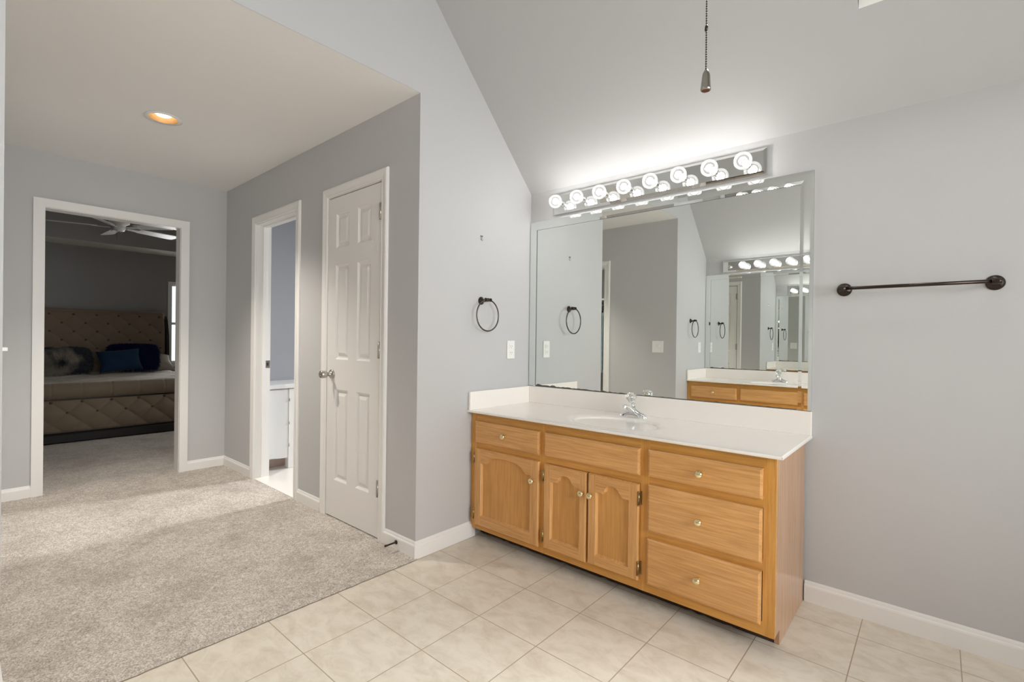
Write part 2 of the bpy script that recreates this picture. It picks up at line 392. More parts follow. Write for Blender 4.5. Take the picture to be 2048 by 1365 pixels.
# vaulted ceiling with the skylight opening on the slope above the mirror
SKX0, SKX1, SKY0, SKY1 = 1.8002, 2.42, -0.2915, -1.02
def sl(y): return HV - SL*y
b = B()
nrm = Vector((0, SL, 1)).normalized()*0.06
def slab(x0, x1, ya, yb):
    p = [Vector((x, y, sl(y))) for x, y in ((x0, ya), (x1, ya), (x1, yb), (x0, yb))]
    b.add(p + [q + nrm for q in p], [[0, 1, 2, 3], [7, 6, 5, 4], [0, 4, 5, 1], [1, 5, 6, 2], [2, 6, 7, 3], [3, 7, 4, 0]])
slab(-0.0, SKX0, 0, RIDGE_Y); slab(SKX1, XE, 0, RIDGE_Y); slab(SKX0, SKX1, 0, SKY0); slab(SKX0, SKX1, SKY1, RIDGE_Y)
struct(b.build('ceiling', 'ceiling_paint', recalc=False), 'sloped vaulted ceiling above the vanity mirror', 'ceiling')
b = B(); b.prism([(-D, HV), (RIDGE_Y, RIDGE_Z), (RIDGE_Y, RIDGE_Z+0.08), (-D, HV+0.08)], 0, 0.0, XE)
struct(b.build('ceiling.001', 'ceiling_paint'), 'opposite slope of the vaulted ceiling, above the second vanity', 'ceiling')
sk = thing('window_2', (SKX0, SKY0, sl(SKY0)), 'bright white skylight in the sloped ceiling, top right', 'skylight', None, 'structure')
b = B()
zt = 0.50
def wq(x0, y0, x1, y1):
    b.add([(x0, y0, sl(y0)), (x1, y1, sl(y1)), (x1, y1, sl(y1)+zt), (x0, y0, sl(y0)+zt)], [[0, 1, 2, 3]])
wq(SKX0, SKY0, SKX1, SKY0); wq(SKX1, SKY0, SKX1, SKY1); wq(SKX1, SKY1, SKX0, SKY1); wq(SKX0, SKY1, SKX0, SKY0)
b.build('skylight_well', 'trim_paint', sk)
b = B(); b.add([(SKX0, SKY0, sl(SKY0)+zt), (SKX1, SKY0, sl(SKY0)+zt), (SKX1, SKY1, sl(SKY1)+zt), (SKX0, SKY1, sl(SKY1)+zt)], [[0, 1, 2, 3]])
b.build('skylight_pane', 'window_glass', sk)

# floors
b = B(); b.box(-TH, XE, -D, 0, -0.05, 0.0); struct(b.build('floor', 'floor_tile'), 'square beige stone-look tile floor in front of the vanity', 'floor')
b = B()
random.seed(3)
def carpet_pt(x, y): return (x, y, 0.006 + 0.004*random.random())
nx, ny = 150, 84
def cp(u, v):
    x = -L - TH + u*(L+TH+0.0204); y = -D2 + v*(D2-D1)
    if u > 0.999: x += random.uniform(-0.0035, 0.002)
    return (x, y, 0.003 if u > 0.999 else 0.007 + 0.004*random.random())
b.grid(cp, nx, ny)
b.box(-1.0, -TH, -D1, -D1+0.05, -0.02, 0.004)
b.grid(lambda u, v: (XB + u*(XF-XB), -3.7 + v*4.9, 0.006), 8, 8)
struct(b.build('floor.001', 'carpet'), 'taupe cut-pile carpet of the hall and bedroom', 'floor')
b = B(); b.box(-2.66, -0.8, -D1+0.002, 2.7, -0.05, 0.002); struct(b.build('floor.002', 'tile_white'), 'bright white tile floor inside the open narrow doorway', 'floor')
b = B(); b.box(-L, -TH, -3.9, -D2-TH, -0.05, 0.004); struct(b.build('floor.003', 'carpet'), 'carpet inside the clothes closet', 'floor')

# ------------------------------------------------------------------ shell: hall
XA, XBc = -0.9873, -0.2687      # closet door casing outer edges
XA2, XB2 = -2.1263, -1.3078     # toilet-room doorway casing outer edges
ZH = HO - CW
def wall_with_openings(b, a0, a1, z0, z1, ops, axis, p, q):
    ops = sorted(ops); cur = a0
    def bx(s, e, za, zb):
        if axis == 'x': b.box(s, e, min(p, q), max(p, q), za, zb)
        else: b.box(min(p, q), max(p, q), s, e, za, zb)
    for s, e, zz in ops:
        bx(cur, s, z0, z1); bx(s, e, zz, z1); cur = e
    bx(cur, a1, z0, z1)
JT = 0.018
b = B(); wall_with_openings(b, -L, -TH, -0.05, HC, [(XA+CW-JT+0.005, XBc-CW+JT-0.005, ZH+JT), (XA2+CW-JT+0.005, XB2-CW+JT-0.005, ZH+JT)], 'x', -D1, -D1+TH)
struct(b.build('wall_hall_north', 'wall_paint'), 'grey hall wall with the six-panel door and the narrow doorway', 'wall')
YA, YB = -2.150, -1.2109
b = B(); wall_with_openings(b, -3.7, 2.7, -0.05, 3.3, [(YA+CW-JT+0.004, YB-CW+JT-0.004, ZH+JT)], 'y', -L, -L-TH)
struct(b.build('wall_hall_west', 'wall_paint'), 'grey hall end wall with the cased bedroom opening', 'wall')
SC0, SC1 = -1.62, -0.84         # clothes closet opening in the hall's south wall
b = B(); wall_with_openings(b, -L, -TH, -0.05, HC, [(SC0, SC1, 2.0)], 'x', -D2, -D2-TH)
struct(b.build('wall_hall_south', 'wall_paint'), 'grey hall wall with the light switch, seen in the mirror', 'wall')

# hall ceiling with the hole of the recessed light
DLX, DLY, DLR = -1.404, -1.7063, 0.072
b = B()
N = 48
z0 = HC - 0.0008
circ = [(DLX + DLR*math.cos(2*math.pi*i/N), DLY + DLR*math.sin(2*math.pi*i/N)) for i in range(N)]
x0, x1, y0, y1 = -L, -0.0005, -D2, -D1
def to_rect(i):
    a = 2*math.pi*i/N; c, s_ = math.cos(a), math.sin(a)
    tx = ((x1-DLX) if c > 0 else (x0-DLX))/c if abs(c) > 1e-9 else 1e9
    ty = ((y1-DLY) if s_ > 0 else (y0-DLY))/s_ if abs(s_) > 1e-9 else 1e9
    t = min(tx, ty); return (DLX+c*t, DLY+s_*t)
rect = [to_rect(i) for i in range(N)]
v = [(*p, z0) for p in circ] + [(*p, z0) for p in rect]
fc = []
corners = [(x0, y0), (x1, y0), (x1, y1), (x0, y1)]
for i in range(N):
    j = (i+1) % N; fc.append([i, j, N+j, N+i])
    pi, pj = rect[i], rect[j]
    on = lambda p: (abs(p[0]-x0) < 1e-6, abs(p[0]-x1) < 1e-6, abs(p[1]-y0) < 1e-6, abs(p[1]-y1) < 1e-6)
    if not any(a and c for a, c in zip(on(pi), on(pj))):
        cx = x0 if (on(pi)[0] or on(pj)[0]) else x1; cy = y0 if (on(pi)[2] or on(pj)[2]) else y1
        v.append((cx, cy, z0)); fc.append([N+i, N+j, len(v)-1])
b.add(v, fc)
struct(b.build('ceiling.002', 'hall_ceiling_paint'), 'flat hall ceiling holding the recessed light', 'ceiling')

# toilet room, bedroom and clothes closet shells
b = B(); b.box(-2.66-0.04, -2.66, -D1+TH, 2.7, -0.05, HC); struct(b.build('wall_toilet_west', 'toilet_paint'), 'blue-grey wall inside the narrow doorway', 'wall')
b = B(); b.box(-1.05, -1.01, -D1+TH, 2.7, -0.05, HC); struct(b.build('wall_toilet_east', 'toilet_paint'), 'right wall of the room behind the narrow doorway', 'wall')
b = B(); wall_with_openings(b, -2.66, -1.05, -0.05, HC, [(-1.60, -1.12, 2.2)], 'x', 2.7, 2.7+TH); b.box(-1.60, -1.12, 2.7, 2.7+TH, -0.05, 1.25)
struct(b.build('wall_toilet_north', 'toilet_paint'), 'window wall of the room behind the narrow doorway', 'wall')
b = B(); b.box(-2.66, -1.05, -D1+TH, 2.7, HC, HC+0.05); struct(b.build('ceiling.003', 'ceiling_paint'), 'ceiling of the room behind the narrow doorway', 'ceiling')
window('window_3', 'narrow window of the room behind the narrow doorway', (-1.60, 2.7, 1.25), (1, 0, 0), 0.48, 0.95, (0, 1, 0))

BW0, BW1, BZ0, BZ1 = -0.213, 0.62, 0.72, 1.952
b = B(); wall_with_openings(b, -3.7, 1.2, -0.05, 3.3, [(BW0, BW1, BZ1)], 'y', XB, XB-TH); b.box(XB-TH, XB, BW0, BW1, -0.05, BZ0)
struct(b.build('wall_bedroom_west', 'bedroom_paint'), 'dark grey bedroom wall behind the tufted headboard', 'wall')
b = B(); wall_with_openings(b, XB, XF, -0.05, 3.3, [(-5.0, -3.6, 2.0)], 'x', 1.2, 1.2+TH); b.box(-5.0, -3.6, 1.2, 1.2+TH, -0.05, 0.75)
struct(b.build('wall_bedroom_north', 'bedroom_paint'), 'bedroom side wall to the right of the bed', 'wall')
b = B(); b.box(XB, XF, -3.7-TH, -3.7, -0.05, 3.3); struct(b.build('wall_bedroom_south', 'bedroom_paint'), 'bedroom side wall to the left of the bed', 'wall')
window('window_4', 'bright white-cased window right of the headboard', (XB, BW0, BZ0), (0, 1, 0), BW1-BW0, BZ1-BZ0, (-1, 0, 0), c=0.05, s=0.018)
window('window_5_added', 'added unseen bedroom window in the side wall, lighting the footboard', (-5.0, 1.2, 0.75), (1, 0, 0), 1.4, 1.25, (0, 1, 0))  # window added out of view so side light reaches the footboard
# tray ceiling: low rim, upright sides, raised middle
TZ0, TZ1 = 2.41, 3.25; TX0, TX1, TY0, TY1 = -6.66, XF-0.5, -3.2, 0.75
b = B()
for (xa, xb, ya, yb) in ((XB, TX0, -3.7, 1.2), (TX1, XF, -3.7, 1.2), (TX0, TX1, -3.7, TY0), (TX0, TX1, TY1, 1.2)):
    b.add([(xa, ya, TZ0), (xb, ya, TZ0), (xb, yb, TZ0), (xa, yb, TZ0)], [[0, 1, 2, 3]])
b.k = 1
for (xa, ya, xb, yb) in ((TX0, TY0, TX0, TY1), (TX1, TY0, TX1, TY1), (TX0, TY0, TX1, TY0), (TX0, TY1, TX1, TY1)):
    b.add([(xa, ya, TZ0), (xb, yb, TZ0), (xb, yb, TZ1), (xa, ya, TZ1)], [[0, 1, 2, 3]])
b.k = 0
b.add([(TX0, TY0, TZ1), (TX1, TY0, TZ1), (TX1, TY1, TZ1), (TX0, TY1, TZ1)], [[0, 1, 2, 3]])
struct(b.build('ceiling.004', ['tray_white', 'bedroom_paint'], recalc=False), 'tray ceiling of the bedroom with grey upright sides', 'ceiling')

b = B(); b.box(-L, -TH, -3.94, -3.9, -0.05, HC); struct(b.build('wall_closet_south', 'wall_paint'), 'back wall of the clothes closet', 'wall')
b = B(); b.box(-0.16, -TH, -3.9, -D2-TH, -0.05, HC); struct(b.build('wall_closet_east', 'wall_paint'), 'side wall of the clothes closet', 'wall')
b = B(); b.box(-L, -TH, -3.94, -D2-TH, HC, HC+0.04); struct(b.build('ceiling.005', 'ceiling_paint'), 'ceiling of the clothes closet', 'ceiling')

# ------------------------------------------------------------------ baseboards
BB = [(0, 0), (0.014, 0), (0.014, 0.066), (0.0125, 0.072), (0.008, 0.076), (0.0065, 0.083), (0.003, 0.0895), (0, 0.0895)]
def baseboard(name, label, p0, p1, n, m0=0.0, m1=0.0):
    """p0->p1 along the wall, n = normal into the room; m0,m1 = mitre (+1 outer corner, -1 inner corner)"""
    b = B(); p0, p1, n = Vector(p0), Vector(p1), Vector(n); d = (p1-p0).normalized(); k = len(BB)
    v = [p0 + n*t + Vector((0, 0, z)) - d*(t*m0) for t, z in BB] + [p1 + n*t + Vector((0, 0, z)) + d*(t*m1) for t, z in BB]
    b.add(v, [list(range(k)), list(range(2*k-1, k-1, -1))] + [[i, (i+1) % k, k+(i+1) % k, k+i] for i in range(k)])
    return struct(b.build(name, 'trim_paint'), label, 'baseboard')
VW = 1.599
baseboard('baseboard_north', 'white baseboard right of the oak vanity under the towel bar', (VW+0.003, 0, 0), (XE, 0, 0), (0, -1, 0))
baseboard('baseboard_west', 'white baseboard between the hall corner and the oak vanity', (0, -0.50, 0), (0, -D1, 0), (1, 0, 0), 0, 1)
baseboard('baseboard_hall_corner', 'short white baseboard with the door stop, right of the six-panel door', (0, -D1, 0), (XBc, -D1, 0), (0, -1, 0), 1, 0)
baseboard('baseboard_hall_north', 'short white baseboard between the two hall doors', (XA, -D1, 0), (XB2, -D1, 0), (0, -1, 0))
baseboard('baseboard_hall_end', 'short white baseboard left of the narrow doorway', (XA2, -D1, 0), (-L, -D1, 0), (0, -1, 0), 0, -1)
baseboard('baseboard_hall_west', 'white baseboard right of the bedroom opening', (-L, -D1, 0), (-L, YB, 0), (1, 0, 0), -1, 0)
baseboard('baseboard_hall_far', 'white baseboard left of the bedroom opening at the picture edge', (-L, YA, 0), (-L, -D2, 0), (1, 0, 0))
baseboard('baseboard_hall_south', 'white baseboard below the light switch', (SC1+0.07, -D2, 0), (0, -D2, 0), (0, 1, 0), 0, 1)
baseboard('baseboard_south_corner', 'white baseboard beside the second vanity, at the left picture edge', (0, -D2, 0), (0, -2.757, 0), (1, 0, 0), 1, 0)
baseboard('baseboard_south', 'white baseboard right of the second vanity', (VW+0.003, -D, 0), (XE, -D, 0), (0, 1, 0))
baseboard('baseboard_bedroom', 'white baseboard behind the bed', (XB, -3.7, 0), (XB, 1.2, 0), (1, 0, 0))

# ------------------------------------------------------------------ door casings and doors
CAS = [(0, 0), (0, 0.009), (0.006, 0.012), (0.012, 0.010), (0.020, 0.011), (0.040, 0.0155), (0.050, 0.016), (0.056, 0.013), (0.0596, 0.010), (0.0596, 0)]
FLAT = [(0, 0), (0, CT), (CW, CT), (CW, 0)]
def casing(parent, prof, a0, a1, top, put, z0=0.0):
    """mitred U of moulding; prof = (distance outward from the opening, thickness); put(a, t, z) -> point"""
    b = B(); k = len(prof); rows = []
    for (a, z, sa, sz) in ((a0, z0, -1, 0), (a0, top, -1, 1), (a1, top, 1, 1), (a1, z0, 1, 0)):
        rows.append([put(a + sa*d, t, z + sz*d) for d, t in prof])
    v = [p for r in rows for p in r]; fcs = []
    for i in range(3):
        for j in range(k): fcs.append([i*k+j, i*k+(j+1) % k, (i+1)*k+(j+1) % k, (i+1)*k+j])
    fcs += [list(range(k)), list(range(4*k-1, 3*k-1, -1))]
    b.add(v, fcs)
    return b.build('casing', 'trim_paint', parent)
def jamb(parent, lo, hi, top, axis, p, q, stop=None):
    b = B()
    def bx(s, e, za, zb, pp=p, qq=q):
        if axis == 'x': b.box(s, e, min(pp, qq), max(pp, qq), za, zb)
        else: b.box(min(pp, qq), max(pp, qq), s, e, za, zb)
    bx(lo-JT, lo, 0, top+JT); bx(hi, hi+JT, 0, top+JT); bx(lo, hi, top, top+JT)
    if stop:
        s0, s1 = stop
        bx(lo, lo+0.011, 0, top-0.011, s0, s1); bx(hi-0.011, hi, 0, top-0.011, s0, s1); bx(lo, hi, top-0.011, top, s0, s1)
    return b.build('jamb', 'trim_paint', parent)

# six-panel closet door
d1 = thing('door_1', (-0.63, -D1, 0), 'closed white six-panel hall door with nickel knob and three hinges', 'door', None, 'structure')
put_n = lambda a, t, z: (a, -D1-t, z)
DI0, DI1 = XA+CW-0.0, XBc-CW+0.0
casing(d1, CAS, DI0, DI1, ZH, put_n)
jamb(d1, DI0+0.005, DI1-0.005, ZH-0.005, 'x', -D1, -D1+TH)
SX0, SX1, SZ0, SZ1 = DI0+0.009, DI1-0.009, 0.016, 2.028
YF, YBk = -D1-0.004, -D1+0.031
cols = [(-0.836, -0.684), (-0.583, -0.448)]
cols = [(SX0+0.095, SX0+0.095+0.152), (SX1-0.095-0.143, SX1-0.095)]
rows_ = [(0.25, 0.822), (1.01, 1.602), (1.71, 1.925)]
b = B()
xs = [SX0, cols[0][0], cols[0][1], cols[1][0], cols[1][1], SX1]; zs = [SZ0] + [z for r in rows_ for z in r] + [SZ1]
for i in range(5):
    for j in range(7):
        if i in (1, 3) and j in (1, 3, 5):
            px0, px1, pz0, pz1 = xs[i], xs[i+1], zs[j], zs[j+1]
            def ring(o_, y): return [(px0+o_, y, pz0+o_), (px1-o_, y, pz0+o_), (px1-o_, y, pz1-o_), (px0+o_, y, pz1-o_)]
            seq = [ring(0, YF), ring(0.012, YF+0.011), ring(0.021, YF+0.011), ring(0.041, YF+0.003)]
            v = [p for r in seq for p in r]; fcs = [[12, 13, 14, 15]]
            for q in range(3):
                for s_ in range(4): fcs.append([q*4+s_, q*4+(s_+1) % 4, (q+1)*4+(s_+1) % 4, (q+1)*4+s_])
            b.add(v, fcs)
        else:
            b.add([(xs[i], YF, zs[j]), (xs[i+1], YF, zs[j]), (xs[i+1], YF, zs[j+1]), (xs[i], YF, zs[j+1])], [[0, 1, 2, 3]])
c = [(SX0, SZ0), (SX1, SZ0), (SX1, SZ1), (SX0, SZ1)]
b.add([(x, YF, z) for x, z in c] + [(x, YBk, z) for x, z in c], [[7, 6, 5, 4]] + [[i, (i+1) % 4, 4+(i+1) % 4, 4+i] for i in range(4)])
bmesh.ops.remove_doubles(b.bm, verts=b.bm.verts[:], dist=1e-5)
slab_o = b.build('door_slab', 'door_paint', d1)
kb = B(); kx = SX0+0.062; kz = 0.915
kb.lathe([(0.030, 0), (0.030, 0.006), (0.026, 0.010), (0.013, 0.012), (0.012, 0.034), (0.021, 0.040), (0.0235, 0.052), (0.0235, 0.074), (0.021, 0.078), (0.012, 0.078), (0.010, 0.074)], (kx, YF, kz), (0, -1, 0), 28)
tag(kb.build('door_knob', 'nickel', d1), 'brushed nickel door knob')
for hz in (1.863, 1.078, 0.295):
    hb = B(); hx = SX1+0.003
    hb.cyl((hx, YF-0.006, hz-0.046), (hx, YF-0.006, hz+0.046), 0.0065, seg=12); hb.box(hx-0.020, hx+0.004, YF-0.0015, YF+0.003, hz-0.045, hz+0.045)
    for q in (-0.018, 0.018): hb.cyl((hx, YF-0.006, hz+q-0.0008), (hx, YF-0.006, hz+q+0.0008), 0.0072, seg=12)
    hb.cyl((hx, YF-0.006, hz+0.046), (hx, YF-0.006, hz+0.050), 0.005, seg=10)
    tag(hb.build('hinge', 'nickel', d1), 'metal hinge')
b = B(); b.box(DI0-0.02, DI1+0.02, -D1+0.04, -D1+TH-0.002, 0.0, ZH+0.01); b.build('closet_backing', 'slot_dark', d1)

# narrow doorway to the toilet room
d2 = thing('door_2', (-1.72, -D1, 0), 'narrow white doorway frame open to the bright tiled room', 'doorway', None, 'structure')
EI0, EI1 = XA2+CW, XB2-CW
casing(d2, CAS, EI0, EI1, ZH, put_n)
jamb(d2, EI0+0.005, EI1-0.005, ZH-0.005, 'x', -D1, -D1+TH, (-D1+0.05, -D1+0.075))
b = B(); b.box(EI0+0.004, EI0+0.0065, -D1+0.078, -D1+0.112, 0.893, 0.953)
sp = b.build('strike_plate', 'nickel', d2)
b = B(); b.box(EI0+0.0060, EI0+0.0072, -D1+0.087, -D1+0.101, 0.910, 0.936); b.build('latch_hole', 'kick', sp)
b = B(); b.box(EI0+0.005, EI1-0.005, -D1-0.004, -D1+TH, 0.0, 0.012, 0.003); b.build('threshold', 'marble', d2)

# cased opening to the bedroom
d3 = thing('door_3', (-L, -1.68, 0), 'wide white cased opening to the dark bedroom', 'doorway', None, 'structure')
casing(d3, FLAT, YA+CW, YB-CW, ZH, lambda a, t, z: (-L+t, a, z))
jamb(d3, YA+CW+0.003, YB-CW-0.003, ZH-0.003, 'y', -L, -L-TH)
# clothes closet opening (mirror only)
d4 = thing('door_4', (-1.23, -D2, 0), 'white cased closet opening, seen in the mirror', 'doorway', None, 'structure')
casing(d4, CAS, SC0, SC1, 2.0, lambda a, t, z: (a, -D2+t, z))
jamb(d4, SC0+0.018, SC1-0.018, 1.985, 'x', -D2, -D2-TH)

# ------------------------------------------------------------------ vanities (built twice: the second is the mirror twin across the room)
YFF, YFD = -0.527, -0.546
def arch_top(x0, x1, z, rise, n=44):
    """cathedral outline from x0 to x1: flat shoulders, a small cove step, then an arch"""
    pts = []; w = x1-x0; sh = 0.026 + 0.03*w; half = 0.5*w - sh
    for i in range(n+1):
        t = i/n; x = x0 + w*t; d = abs(x-(x0+x1)/2)
        if d > half: h = 0.0
        elif d > half-0.016: h = 0.34*rise*math.sin(0.5*math.pi*(half-d)/0.016)
        else: h = rise*(0.34 + 0.66*math.sqrt(max(0.0, 1-(d/(half-0.016))**2)))
        pts.append((x, z+h))
    return pts
def cab_door(parent, x0, x1, z0, z1, ox0, ox1, oz0, oz1, rise, knob_x, knob_z, hinge_x, hinge_zs):
    b = B(); ch = 0.004; YP = YFF-0.0045; YB_ = YFF-0.0005; g = 0.007
    inner = [(ox1-0.002, oz0+0.002), (ox0+0.002, oz0+0.002)] + arch_top(ox0+0.002, ox1-0.002, oz1-0.002, rise)
    top = arch_top(ox0-g, ox1+g, oz1+0.003, rise+0.001)
    front = [(ox1+g, oz0-g), (ox0-g, oz0-g)] + top
    c = [(x0, z0), (x1, z0), (x1, z1), (x0, z1)]; d_ = [(x0+ch, z0+ch), (x1-ch, z0+ch), (x1-ch, z1-ch), (x0+ch, z1-ch)]
    ym = YFD+0.006
    b.add([(x, YB_, z) for x, z in c] + [(x, ym, z) for x, z in c] + [(x, YFD, z) for x, z in d_],
          [[3, 2, 1, 0]] + [[i, (i+1) % 4, 4+(i+1) % 4, 4+i] for i in range(4)] + [[4+i, 4+(i+1) % 4, 8+(i+1) % 4, 8+i] for i in range(4)])
    def P(pts): return [(x, YFD, z) for x, z in pts]
    b.add(P([(x0+ch, z0+ch), (ox0-g, z0+ch), (ox0-g, z1-ch), (x0+ch, z1-ch)]), [[0, 1, 2, 3]])
    b.add(P([(ox1+g, z0+ch), (x1-ch, z0+ch), (x1-ch, z1-ch), (ox1+g, z1-ch)]), [[0, 1, 2, 3]])
    n = len(inner)
    b.add(P(front) + [(x, YP, z) for x, z in inner], [[i, (i+1) % n, n+(i+1) % n, n+i] for i in range(n)])
    b.k = 1      # rails, grain across
    b.add(P([(ox0-g, z0+ch), (ox1+g, z0+ch), (ox1+g, oz0-g), (ox0-g, oz0-g)]), [[0, 1, 2, 3]])
    for q, w_ in zip(top, top[1:]): b.add(P([q, w_, (w_[0], z1-ch), (q[0], z1-ch)]), [[0, 1, 2, 3]])
    d = b.build('door', ['oak_v', 'oak_h'], parent)
    p = B(); p.box(ox0-0.003, ox1+0.003, YFF-0.0055, YFF-0.001, oz0-0.003, oz1+rise+0.004); p.build('door_panel', 'oak_panel', d)
    k = B(); k.lathe(KNOB, (knob_x, YFD, knob_z), (0, -1, 0), 20); tag(k.build('knob', 'brass', d), 'small round brass knob')
    for hz in hinge_zs:
        h = B(); s = 1 if hinge_x > x0+0.02 else -1
        h.cyl((hinge_x+s*0.003, YFD-0.001, hz-0.026), (hinge_x+s*0.003, YFD-0.001, hz+0.026), 0.0048, seg=10)
        h.box(min(hinge_x, hinge_x+s*0.012), max(hinge_x, hinge_x+s*0.012), YFF-0.0035, YFF-0.0005, hz-0.030, hz+0.030, 0.001)
        for e in (-1, 1): h.sphere((hinge_x+s*0.003, YFD-0.001, hz+e*0.028), 0.0048, 8)
        tag(h.build('hinge', 'antique_brass', d), 'antique brass hinge')
    return d
KNOB = [(0.008, 0), (0.0075, 0.003), (0.0055, 0.006), (0.0055, 0.012), (0.011, 0.016), (0.0152, 0.021), (0.0158, 0.026), (0.014, 0.030), (0.009, 0.0335), (0.0, 0.0345)]
def cab_drawer(parent, x0, x1, z0, z1, knob=None, name='drawer'):
    b = B(); b.frustum(x0, x1, z0, z1, YFF-0.0005, YFD, 0.0085)
    d = b.build(name, 'oak_h', parent)
    if knob:
        k = B(); k.lathe(KNOB, (knob[0], YFD, knob[1]), (0, -1, 0), 20); tag(k.build('knob', 'brass', d), 'small round brass knob')
    return d

def vanity(where):
    two = where == 'second'
    v = thing('vanity_cabinet', (0.8, -0.26, 0), 'oak vanity cabinet against the opposite wall, seen only in the mirror' if two else
              'oak vanity cabinet with arched doors and brass knobs standing on the tile floor', 'cabinet')
    b = B()
    b.k = 0
    for xa, xb in ((0.003, 0.045), (0.509, 0.545), (1.063, 1.104), (1.557, VW)): b.box(xa, xb, YFF, YFF+0.019, 0.058, 0.726)
    b.k = 1
    for xa, xb in ((0.045, 0.509), (0.545, 1.063)):
        for za, zb in ((0.676, 0.726), (0.523, 0.566), (0.058, 0.112)): b.box(xa, xb, YFF+0.0006, YFF+0.019, za, zb)
    for za, zb in ((0.676, 0.726), (0.531, 0.570), (0.297, 0.336), (0.058, 0.110)): b.box(1.104, 1.557, YFF+0.0006, YFF+0.019, za, zb)
    b.build('face_frame', ['frame_v', 'frame_h'], v)
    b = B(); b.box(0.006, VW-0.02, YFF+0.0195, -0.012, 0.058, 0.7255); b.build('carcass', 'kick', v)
    b = B()
    b.prism([(YFF+0.019, 0.058), (-0.445, 0.058), (-0.445, 0.0), (-0.016, 0.0), (-0.016, 0.7255), (YFF+0.019, 0.7255)], 0, VW-0.0185, VW-0.0005)
    b.build('side_panel', 'oak_side', v)
    b = B()
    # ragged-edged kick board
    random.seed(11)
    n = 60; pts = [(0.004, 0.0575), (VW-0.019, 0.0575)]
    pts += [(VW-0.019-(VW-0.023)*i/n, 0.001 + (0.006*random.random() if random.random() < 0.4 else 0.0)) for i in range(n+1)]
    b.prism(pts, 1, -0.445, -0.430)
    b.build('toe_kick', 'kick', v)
    cab_drawer(v, 0.047, 0.510, 0.560, 0.680, (0.2804, 0.623))
    cab_drawer(v, 0.544, 1.065, 0.562, 0.680, None, 'false_front')
    cab_drawer(v, 1.104, 1.5565, 0.566, 0.682, (1.330, 0.622))
    cab_drawer(v, 1.104, 1.5555, 0.330, 0.532, (1.329, 0.430))
    cab_drawer(v, 1.1035, 1.5545, 0.101, 0.298, (1.3265, 0.197))
    cab_door(v, 0.047, 0.510, 0.088, 0.526, 0.103, 0.450, 0.150, 0.444, 0.047, 0.4805, 0.4245, 0.047, (0.47, 0.15))
    cab_door(v, 0.545, 0.796, 0.096, 0.522, 0.592, 0.752, 0.153, 0.437, 0.042, 0.779, 0.4255, 0.545, (0.460, 0.156))
    cab_door(v, 0.805, 1.062, 0.100, 0.523, 0.854, 1.010, 0.153, 0.440, 0.042, 0.828, 0.425, 1.062, (0.461, 0.156))

    # countertop with an integral oval basin
    t = thing('countertop', (0.81, -0.28, 0.7265), 'cream countertop with oval basin on the second vanity, seen in the mirror' if two else
              'glossy cream cultured-marble countertop with oval basin on the oak vanity', 'countertop')
    b = B(); WC, DC, Z0, Z1 = 1.6243, 0.5614, 0.7265, 0.7392
    scx, scy, ra, rb = 0.812, -0.315, 0.222, 0.158
    NN = 72
    def outer(i):
        a = 2*math.pi*i/NN; c_, s_ = math.cos(a), math.sin(a)
        X0, X1, Y0, Y1 = 0.003, WC-0.004, -DC+0.004, -0.003
        tx = ((X1-scx) if c_ > 0 else (X0-scx))/c_ if abs(c_) > 1e-9 else 1e9
        ty = ((Y1-scy) if s_ > 0 else (Y0-scy))/s_ if abs(s_) > 1e-9 else 1e9
        q = min(tx, ty); return (scx+c_*q, scy+s_*q)
    rings = []
    rings.append([(*outer(i), Z1) for i in range(NN)])
    for sc, dz in ((1.30, 0.0), (1.22, -0.0004), (1.14, -0.0014), (1.07, -0.0032), (1.02, -0.0062), (0.98, -0.0115), (0.94, -0.021), (0.90, -0.035), (0.83, -0.062), (0.68, -0.105), (0.45, -0.125), (0.2, -0.133), (0.06, -0.135)):
        rings.append([(scx+ra*sc*math.cos(2*math.pi*i/NN), scy+min(rb*sc, rb*sc)*math.sin(2*math.pi*i/NN), Z1+dz) for i in range(NN)])
    vv = [p for r in rings for p in r]; ff = []
    for j in range(len(rings)-1):
        for i in range(NN): ff.append([j*NN+i, j*NN+(i+1) % NN, (j+1)*NN+(i+1) % NN, (j+1)*NN+i])
    ff.append([(len(rings)-1)*NN+i for i in range(NN)])
    b.add(vv, ff, True)
    # corners of the top, rounded front edge and underside
    X0, X1, Y0, Y1 = 0.003, WC-0.004, -DC+0.004, -0.003
    for cx, cy in ((X0, Y0), (X1, Y0), (X1, Y1), (X0, Y1)):
        best = [outer(i) for i in range(NN)]
        nxt = None
        for i in range(NN):
            p, q = best[i], best[(i+1) % NN]
            if (abs(p[0]-cx) < 1e-6 and abs(q[1]-cy) < 1e-6) or (abs(p[1]-cy) < 1e-6 and abs(q[0]-cx) < 1e-6):
                if abs(p[0]-q[0]) > 1e-6 and abs(p[1]-q[1]) > 1e-6: b.add([(*p, Z1), (*q, Z1), (cx, cy, Z1)], [[0, 1, 2]])
    prof = [(-DC+0.004, Z1), (-DC+0.001, Z1-0.0012), (-DC, Z1-0.004), (-DC, Z0+0.003), (-DC+0.003, Z0), (-DC+0.05, Z0)]
    for (pa, pb) in zip(prof, prof[1:]):
        b.add([(X0, pa[0], pa[1]), (WC-0.001, pa[0], pa[1]), (WC-0.001, pb[0], pb[1]), (X0, pb[0], pb[1])], [[0, 1, 2, 3]])
    b.add([(X1, -0.003, Z1), (X1, Y0, Z1), (WC, Y0, Z1-0.004), (WC, -0.003, Z1-0.004)], [[0, 1, 2, 3]])
    b.add([(WC, -0.003, Z1-0.004), (WC, -DC, Z1-0.004), (WC, -DC, Z0), (WC, -0.003, Z0)], [[0, 1, 2, 3]])
